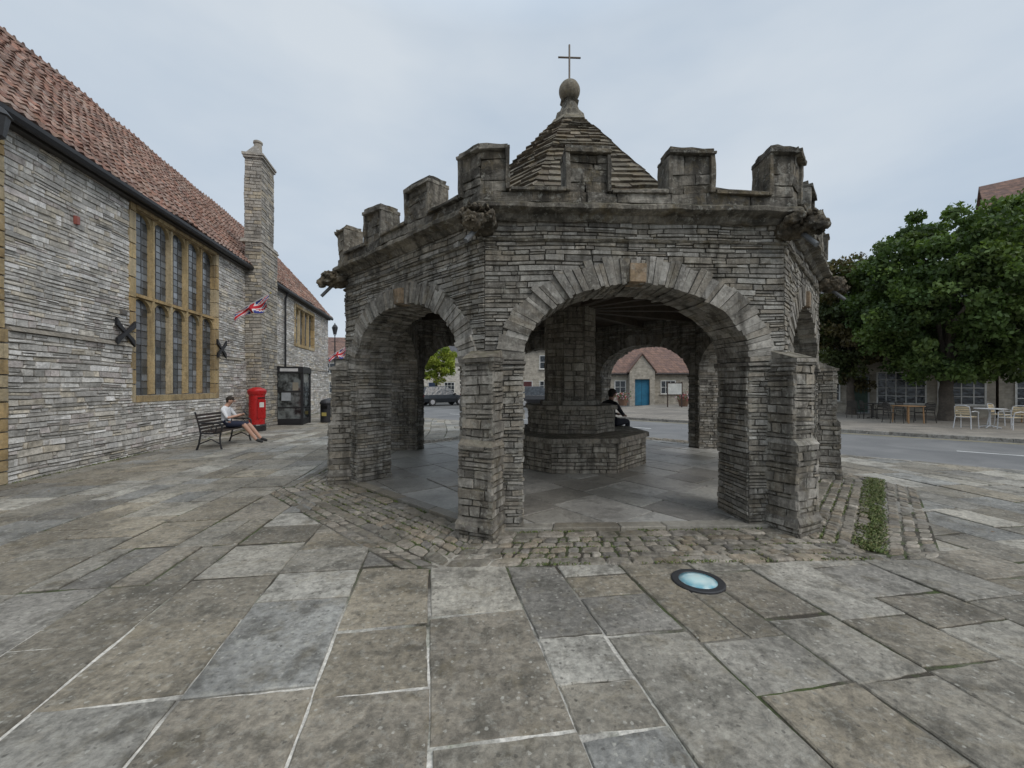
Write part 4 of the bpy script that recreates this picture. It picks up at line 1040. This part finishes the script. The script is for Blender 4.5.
def house(name,x,y,rot,Lh,Wd,ev,rg,wm,rm,ops,chim=()):
    e=empty(name,(x,y,0),rot); g=MB()
    g.add([(0,0,-.13),(Lh,0,-.13),(Lh,0,ev),(0,0,ev)],[(0,1,2,3)],W); g.add([(0,Wd,-.13),(Lh,Wd,-.13),(Lh,Wd,ev),(0,Wd,ev)],[(0,1,2,3)],W)
    for xx_ in (0,Lh): g.add([(xx_,0,-.13),(xx_,0,ev),(xx_,Wd/2,rg),(xx_,Wd,ev),(xx_,Wd,-.13)],[(0,1,2,3,4)],W)
    for (cx,cy,hh) in chim: g.box(cx-.4,cx+.4,cy-.3,cy+.3,ev,rg+hh,W)
    g.build('walls',wm,e); g=MB(); o=.3; sl=(rg-ev)/(Wd/2)
    for sg in (0,1):
        yy=lambda v: v if sg==0 else Wd-v
        b=[(-.15,yy(-o),ev-o*sl),(Lh+.15,yy(-o),ev-o*sl),(Lh+.15,yy(Wd/2),rg),(-.15,yy(Wd/2),rg)]
        g.hexa([V(q)+V((0,0,.02)) for q in b],[V(q)+V((0,0,.14)) for q in b],W,0,True)
    g.build('roof',rm,e)
    g=MB(); gl=MB()
    g.tube([(-.1,-o-.05,ev-o*sl+.02),(Lh+.1,-o-.05,ev-o*sl+.02)],.06,(.03,.03,.03))
    for (cx,cy,hh) in chim:
        for q in (-.2,.2): g.lathe([(.11,rg+hh),(.13,rg+hh+.05),(.09,rg+hh+.4)],cx+q,cy,(.3,.13,.08),10)
    for op in ops:
        x0,z0,w_,h_,kind=op[:5]; fc=op[5] if len(op)>5 else (.65,.65,.62); x1=x0+w_;z1=z0+h_; fw=.07
        g.box(x0,x0+fw,-.05,.02,z0,z1,fc); g.box(x1-fw,x1,-.05,.02,z0,z1,fc); g.box(x0+fw,x1-fw,-.05,.02,z1-fw,z1,fc); g.box(x0+fw,x1-fw,-.05,.02,z0,z0+fw,fc)
        if kind=='win':
            gl.add([(x0+fw,-.015,z0+fw),(x1-fw,-.015,z0+fw),(x1-fw,-.015,z1-fw),(x0+fw,-.015,z1-fw)],[(0,1,2,3)],W)
            nb=max(2,int(w_/.4))
            for i in range(1,nb): xm=x0+w_*i/nb; g.box(xm-.02,xm+.02,-.045,-.005,z0+fw,z1-fw,fc)
            zn=max(2,int(h_/.45))
            for i in range(1,zn): zm=z0+h_*i/zn; g.box(x0+fw,x1-fw,-.04,-.005,zm-.018,zm+.018,fc)
            g.box(x0-.08,x1+.08,-.12,.0,z0-.08,z0-.003,(.4,.38,.34)); g.box(x0-.08,x1+.08,-.025,.0,z1+.003,z1+.16,(.4,.37,.3))
        else:
            dc=op[6]; g.box(x0+fw,x1-fw,-.03,.0,z0+.0,z1-fw,dc)
            for i in range(2):
                for j in range(2): xa=x0+fw+.1+i*(w_-2*fw-.2)/2+.03; g.box(xa,xa+(w_-2*fw-.2)/2-.06,-.042,-.03,z0+.2+j*.95,z0+.95+j*.95,tuple(q*.8 for q in dc))
    g.build('joinery',M_col,e)
    if gl.v: gl.build('glazing',M_glass,e)
    return e
RA=math.atan2(RD.y,RD.x)
x,y=rp(-3.5,31); house('shop_building',x,y,RA,8.0,7,5.6,8.2,M_r1,M_t2,[(.4,.7,1.6,1.6,'win'),(2.3,0,1.0,2.2,'door',(.3,.3,.3),(.05,.08,.06)),(3.6,.6,2.0,1.8,'win'),(6,.6,1.7,1.8,'win'),(.6,3.3,1.2,1.4,'win'),(3.3,3.3,1.2,1.4,'win'),(6,3.3,1.2,1.4,'win')],((1,3.5,1.2),))
x,y=rp(4.6,31); house('inn_building',x,y,RA,12,8,8.6,12.9,M_r1,M_t1,[(.5,.5,2.0,2.0,'win'),(3,.5,1.8,2.0,'win'),(5.2,0,1.1,2.3,'door',(.6,.6,.6),(.03,.03,.035)),(6.8,.5,2.2,2,'win'),(.8,3.6,1.3,1.7,'win'),(3.6,3.6,1.3,1.7,'win'),(6.8,3.6,1.3,1.7,'win'),(.8,6.2,1.2,1.4,'win'),(3.6,6.2,1.2,1.4,'win')],((9,4,1.0),))
house('church_hall',8.2,36,rad(-6),16,7,2.9,5.9,M_r1,M_t1,[(1.0,.9,1.0,1.2,'win'),(2.6,0,1.25,2.15,'door',(.6,.6,.58),(.03,.2,.33)),(5.0,.9,1.3,1.2,'win'),(7.6,.9,1.3,1.2,'win'),(10.4,.9,1.3,1.2,'win')],((4,3.5,.7),))
pe=empty('entrance_porch',(10.3,35.0,0),rad(-6)); g=MB()
g.add([(0,0,-.13),(.45,0,-.13),(.45,0,2.2),(1.7,0,2.2),(1.7,0,-.13),(2.15,0,-.13),(2.15,0,2.9),(1.075,0,4.3),(0,0,2.9)],[(0,1,2,8),(8,2,3,6,7),(3,4,5,6)],W)
g.add([(0,0,-.13),(0,1.0,-.13),(0,1.0,2.9),(0,0,2.9)],[(0,1,2,3)],W); g.add([(2.15,0,-.13),(2.15,1.0,-.13),(2.15,1.0,2.9),(2.15,0,2.9)],[(0,1,2,3)],W)
g.build('porch_walls',M_r1,pe); g=MB(); g.box(.45,1.7,.25,.3,-.1,2.2,(.03,.17,.28)); g.box(1.05,1.08,.235,.25,-.1,2.2,(.02,.1,.16)); g.build('door',M_col,pe)
g=MB()
for a,b in (((-.15,2.75),(1.075,4.38)),((1.075,4.38),(2.3,2.75))): g.hexa([(a[0],-.12,a[1]),(b[0],-.12,b[1]),(b[0],1.6,b[1]),(a[0],1.6,a[1])],[(a[0],-.12,a[1]+.12),(b[0],-.12,b[1]+.12),(b[0],1.6,b[1]+.12),(a[0],1.6,a[1]+.12)],W,0,True)
g.build('porch_roof',M_t1,pe)
# planters and a notice board outside the hall
for (x,y) in ((9.0,32.5),(13.5,31.5)):
    e=empty('planter',(x,y,.01)); g=MB(); g.lathe([(.3,0),(.42,.5),(.45,.52),(.45,.56),(.4,.56)],0,0,(.2,.12,.08),16)
    for i in range(500):
        a=V((R.gauss(0,.25),R.gauss(0,.25),.75+R.gauss(0,.16))); b=V((R.uniform(-1,1),R.uniform(-1,1),R.uniform(-1,1)))*.07; c_=V((R.uniform(-1,1),R.uniform(-1,1),R.uniform(-1,1)))*.05
        g.add([a-b,a-c_,a+b,a+c_],[(0,1,2,3)],pick([(.06,.12,.03),(.08,.14,.03),(.45,.08,.1),(.5,.35,.4)],.2))
    g.build('pot_and_flowers',M_leaf,e)
e=empty('notice_board',(12.2,30.0,.01),-.2); g=MB()
for q in (-.5,.5): g.box(q-.04,q+.04,-.04,.04,0,1.9,(.06,.04,.03))
g.box(-.55,.55,-.05,.05,.9,1.85,(.06,.04,.03)); g.box(-.48,.48,-.056,-.05,.97,1.78,(.6,.6,.56)); g.build('board',M_col,e)
house('terraced_house',-1.2,38,rad(-3),8.6,7,5.3,7.6,M_r1,M_t1,[(.6,.7,1.1,1.3,'win'),(2.2,0,.95,2.1,'door',(.6,.6,.58),(.1,.03,.03)),(3.8,.7,1.3,1.4,'win'),(6.4,.7,1.3,1.4,'win'),(.6,3.2,1.1,1.3,'win'),(3.8,3.2,1.1,1.3,'win'),(6.4,3.2,1.1,1.3,'win')],((4.2,3.5,.8),))
house('white_house',-13.5,50,rad(2),11,8,5.6,8.2,M_r2,M_t2,[(.8,.7,1.3,1.4,'win'),(3,0,1,2.1,'door',(.6,.6,.58),(.03,.05,.1)),(5,.7,1.3,1.4,'win'),(8,.7,1.3,1.4,'win'),(.8,3.2,1.2,1.3,'win'),(5,3.2,1.2,1.3,'win'),(8,3.2,1.2,1.3,'win')],((1,4,1),))
house('stone_cottage',-27,44,rad(8),12,8,4.8,7.4,M_r1,M_t1,[(1,.8,1.2,1.3,'win'),(4,0,1,2.1,'door',(.6,.6,.58),(.05,.05,.05)),(6,.8,1.2,1.3,'win'),(9,.8,1.2,1.3,'win'),(9,3,1.2,1.2,'win'),(6,3,1.2,1.2,'win')],((10,4,1),))
house('corner_house',24,46,rad(-25),14,8,6,9,M_r2,M_t1,[(1,.8,1.2,1.3,'win'),(4,.8,1.2,1.3,'win'),(7,.8,1.2,1.3,'win'),(1,3.4,1.2,1.3,'win'),(4,3.4,1.2,1.3,'win')],())
def car(x,y,rot,col,suv=True):
    e=empty('parked_car',(x,y,-.12),rot); H=1.68 if suv else 1.47; b=.98 if suv else .9
    prof=[(-2.15,.35,.55,.78),(-2.1,.32,b-.05,.86),(-1.6,.3,b,.9),(-.7,.28,b,.91),(.5,.28,b,.91),(1.1,.28,b-.03,.9),(1.85,.3,b-.16,.86),(2.15,.35,.62,.76)]
    g=MB(); vs=[]
    for (xx_,z0,z1,w_) in prof: vs+=[(xx_,-w_*.92,z0),(xx_,-w_,(z0+z1)/2),(xx_,-w_*.93,z1),(xx_,w_*.93,z1),(xx_,w_,(z0+z1)/2),(xx_,w_*.92,z0)]
    fs=[]
    for i in range(len(prof)-1):
        for k in range(6): fs.append((i*6+k,i*6+(k+1)%6,(i+1)*6+(k+1)%6,(i+1)*6+k))
    fs+=[tuple(range(6)),tuple((len(prof)-1)*6+k for k in range(6))]
    g.add(vs,fs,col)
    g.add([(-1.75,-.62,H-.05),(.25,-.62,H-.03),(.25,.62,H-.03),(-1.75,.62,H-.05),(-1.6,-.55,H),(.1,-.55,H+.02),(.1,.55,H+.02),(-1.6,.55,H)],[(0,1,5,4),(1,2,6,5),(2,3,7,6),(3,0,4,7),(4,5,6,7)],col)
    o=g.build('bodywork',M_car,e); m=o.modifiers.new('b','BEVEL'); m.width=.05; m.segments=2
    g=MB(); g.add([(-2.05,-.84,b-.03),(1.05,-.84,b-.03),(1.05,.84,b-.03),(-2.05,.84,b-.03),(-1.75,-.62,H-.05),(.25,-.62,H-.03),(.25,.62,H-.03),(-1.75,.62,H-.05)],[(0,1,5,4),(1,2,6,5),(2,3,7,6),(3,0,4,7)],W); g.build('windows',M_glass,e)
    g=MB()
    for xx_ in (-1.3,1.35):
        for sg in (-1,1):
            g.tube([(xx_,sg*.7,.33),(xx_,sg*.925,.33)],.33,(.02,.02,.02),20); g.tube([(xx_,sg*.92,.33),(xx_,sg*.935,.33)],.2,(.35,.35,.36),14)
    for sg in (-1,1): g.box(2.0,2.13,sg*.7-.13,sg*.7+.13,.62,.76,(.6,.6,.6)); g.box(-2.14,-2.03,sg*.72-.1,sg*.72+.1,.65,.9,(.35,.01,.01)); g.box(.75,.9,sg*.93-.06,sg*.93+.06,b-.02,b+.12,(.03,.03,.03))
    g.build('wheels_and_lights',M_col,e)
car(-6.3,36,rad(35),(.015,.018,.022)); car(-3.5,40,rad(-55),(.3,.31,.33),False); car(-10.5,34,rad(-42),(.03,.05,.12),False); car(2.2,33.5,rad(5),(.02,.02,.022),True)

# ------------------------------------------------------------------ trees
def tree(name,x,y,trunk_h,cc,rr,ncl,nlf,ls,pal,tr=.28,seed=1,clump=.75,shell=.3,lumpk=1.0,limb=.7):
    e=empty(name,(x,y,0)); rs=np.random.RandomState(seed); rg=random.Random(seed)
    g=MB(); cz=cc[2]; bc=(.09,.075,.06)
    g.tube([(0,0,-.1),(.03,.02,.5),(0,.05,trunk_h*.6),(.08,0,trunk_h),(.1,.05,cz)],[tr*1.35,tr,tr*.85,tr*.75,tr*.35],bc,12)
    for i in range(14):
        a=i*2.4+rg.random(); z0=trunk_h*.8+rg.random()*(cz-trunk_h*.6); q=rg.uniform(.45,limb); zz=cz+rr[2]*rg.uniform(-.4,.6)
        ex_=V((cc[0]+math.cos(a)*rr[0]*q*.9,cc[1]+math.sin(a)*rr[1]*q*.9,zz)); st_=V((.05,0,z0)); md=(st_+ex_)/2+V((0,0,.25))
        g.tube([st_,md,ex_],[tr*.38,tr*.22,tr*.07],bc,7)
    g.build('trunk_and_limbs',M_bark,e,True)
    cl_=[]
    while len(cl_)<ncl:
        d=rs.normal(size=3); d/=np.linalg.norm(d); q=rs.random_sample()**shell
        lump=1+lumpk*(.12*noise.noise(V(d*2.3)+V((seed*3.1,0,0)))+.12*noise.noise(V(d*6)+V((0,seed*1.7,0))))
        p=np.array([d[0]*rr[0],d[1]*rr[1],d[2]*rr[2]])*q*lump
        cl_.append((p+np.array(cc),q,d))
    P=[];Cc=[]
    for (c_,q,d) in cl_:
        n_=int(nlf/ncl*rs.uniform(.6,1.4)); r_=clump*rs.uniform(.6,1.25)
        dd=rs.normal(size=(n_,3)); dd/=np.linalg.norm(dd,axis=1)[:,None]; rad_=rs.random_sample(n_)**.5
        P.append(c_+dd*rad_[:,None]*r_*np.array([1,1,.75]))
        base=np.array(pal[rs.randint(len(pal))])*rs.uniform(.7,1.3); Cc.append(base[None,:]*rs.uniform(.7,1.35,size=(n_,1)))
    P=np.concatenate(P);Cc=np.concatenate(Cc);n_=len(P)
    A=rs.normal(size=(n_,3)); A[:,2]-=.6; A/=np.linalg.norm(A,axis=1)[:,None]; Bv=rs.normal(size=(n_,3)); Bv=np.cross(A,Bv); Bv/=np.linalg.norm(Bv,axis=1)[:,None]
    L_=ls*rs.uniform(.6,1.3,size=(n_,1))
    vs=np.stack([P-A*L_,P-Bv*L_*.6,P+A*L_,P+Bv*L_*.6],axis=1).reshape(-1,3)
    me=bpy.data.meshes.new(name+'_foliage'); me.vertices.add(len(vs)); me.vertices.foreach_set('co',vs.astype(np.float32).ravel())
    me.loops.add(n_*4); me.loops.foreach_set('vertex_index',np.arange(n_*4,dtype=np.int32)); me.polygons.add(n_); me.polygons.foreach_set('loop_start',np.arange(0,n_*4,4,dtype=np.int32)); me.polygons.foreach_set('loop_total',np.full(n_,4,dtype=np.int32))
    me.materials.append(M_leaf2); a=me.color_attributes.new('Col','FLOAT_COLOR','POINT'); a.data.foreach_set('color',np.repeat(np.concatenate([Cc,np.ones((n_,1))],axis=1),4,axis=0).astype(np.float32).ravel())
    me.update(); me.validate(); link(bpy.data.objects.new('foliage',me),e)
t=NT('foliage'); at=t.n('ShaderNodeAttribute',attribute_name='Col').outputs['Color']; t.l(at,t.bs.inputs['Base Color']); t.bs.inputs['Roughness'].default_value=.55; t.bs.inputs['Specular IOR Level'].default_value=.3
tr_=t.n('ShaderNodeBsdfTranslucent'); t.l(t.mix(1.0,at,(1.3,1.4,.5),'MULTIPLY'),tr_.inputs[0]); ms=t.n('ShaderNodeMixShader'); ms.inputs[0].default_value=.25
t.l(t.bs.outputs[0],ms.inputs[1]); t.l(tr_.outputs[0],ms.inputs[2]); t.l(ms.outputs[0],t.t.nodes['Material Output'].inputs[0]); M_leaf2=t.m
GP=[(.075,.12,.035),(.095,.145,.042),(.06,.10,.03),(.115,.165,.05)]
tree('lime_tree',20.0,18.4,2.2,(.85,0,5.8),(4.1,4.2,4.1),620,90000,.10,GP,.28,3,.55,.24,.9)
tree('street_tree',18.9,22.3,2.2,(0,0,5.2),(2.1,2.1,3.5),170,20000,.105,[(.07,.085,.03),(.10,.085,.038),(.055,.075,.028)],.2,8,.55)
tree('ash_tree',-8.0,42,1.8,(0,0,4.2),(2.1,2.1,2.2),90,9000,.12,[(.25,.3,.04),(.2,.27,.04),(.3,.33,.06)],.16,5,.55)
tree('park_tree',33,52,3,(0,0,7),(5,5,4.5),160,12000,.2,GP,.35,9,1.0)
def mass(name,pts,r,h,n,pal,seed):
    e=empty(name); rs=np.random.RandomState(seed); g=MB()
    for (x,y) in pts:
        for i in range(n):
            d=rs.normal(size=3); d/=np.linalg.norm(d); q=rs.random_sample()**.4; p=V((x+d[0]*r*q,y+d[1]*r*q*.6,h/2+d[2]*h/2*q*(1+.2*noise.noise(V((x+d[0]*3,d[2]*3,0))))))
            a=V(rs.normal(size=3)).normalized(); b=a.cross(V(rs.normal(size=3))).normalized(); l=.35*rs.uniform(.6,1.3)
            g.add([p-a*l,p-b*l*.6,p+a*l,p+b*l*.6],[(0,1,2,3)],tuple(np.array(pal[rs.randint(len(pal))])*rs.uniform(.7,1.3)))
    g.build('foliage',M_leaf2,e)
mass('distant_trees',[(-38,75),(-30,72),(-24,78),(-16,76),(-8,80),(0,82),(9,80),(18,78),(27,80)],5.5,9,1000,GP,4)
print('done verts',sum(len(o.data.vertices) for o in bpy.data.objects if o.type=='MESH'))
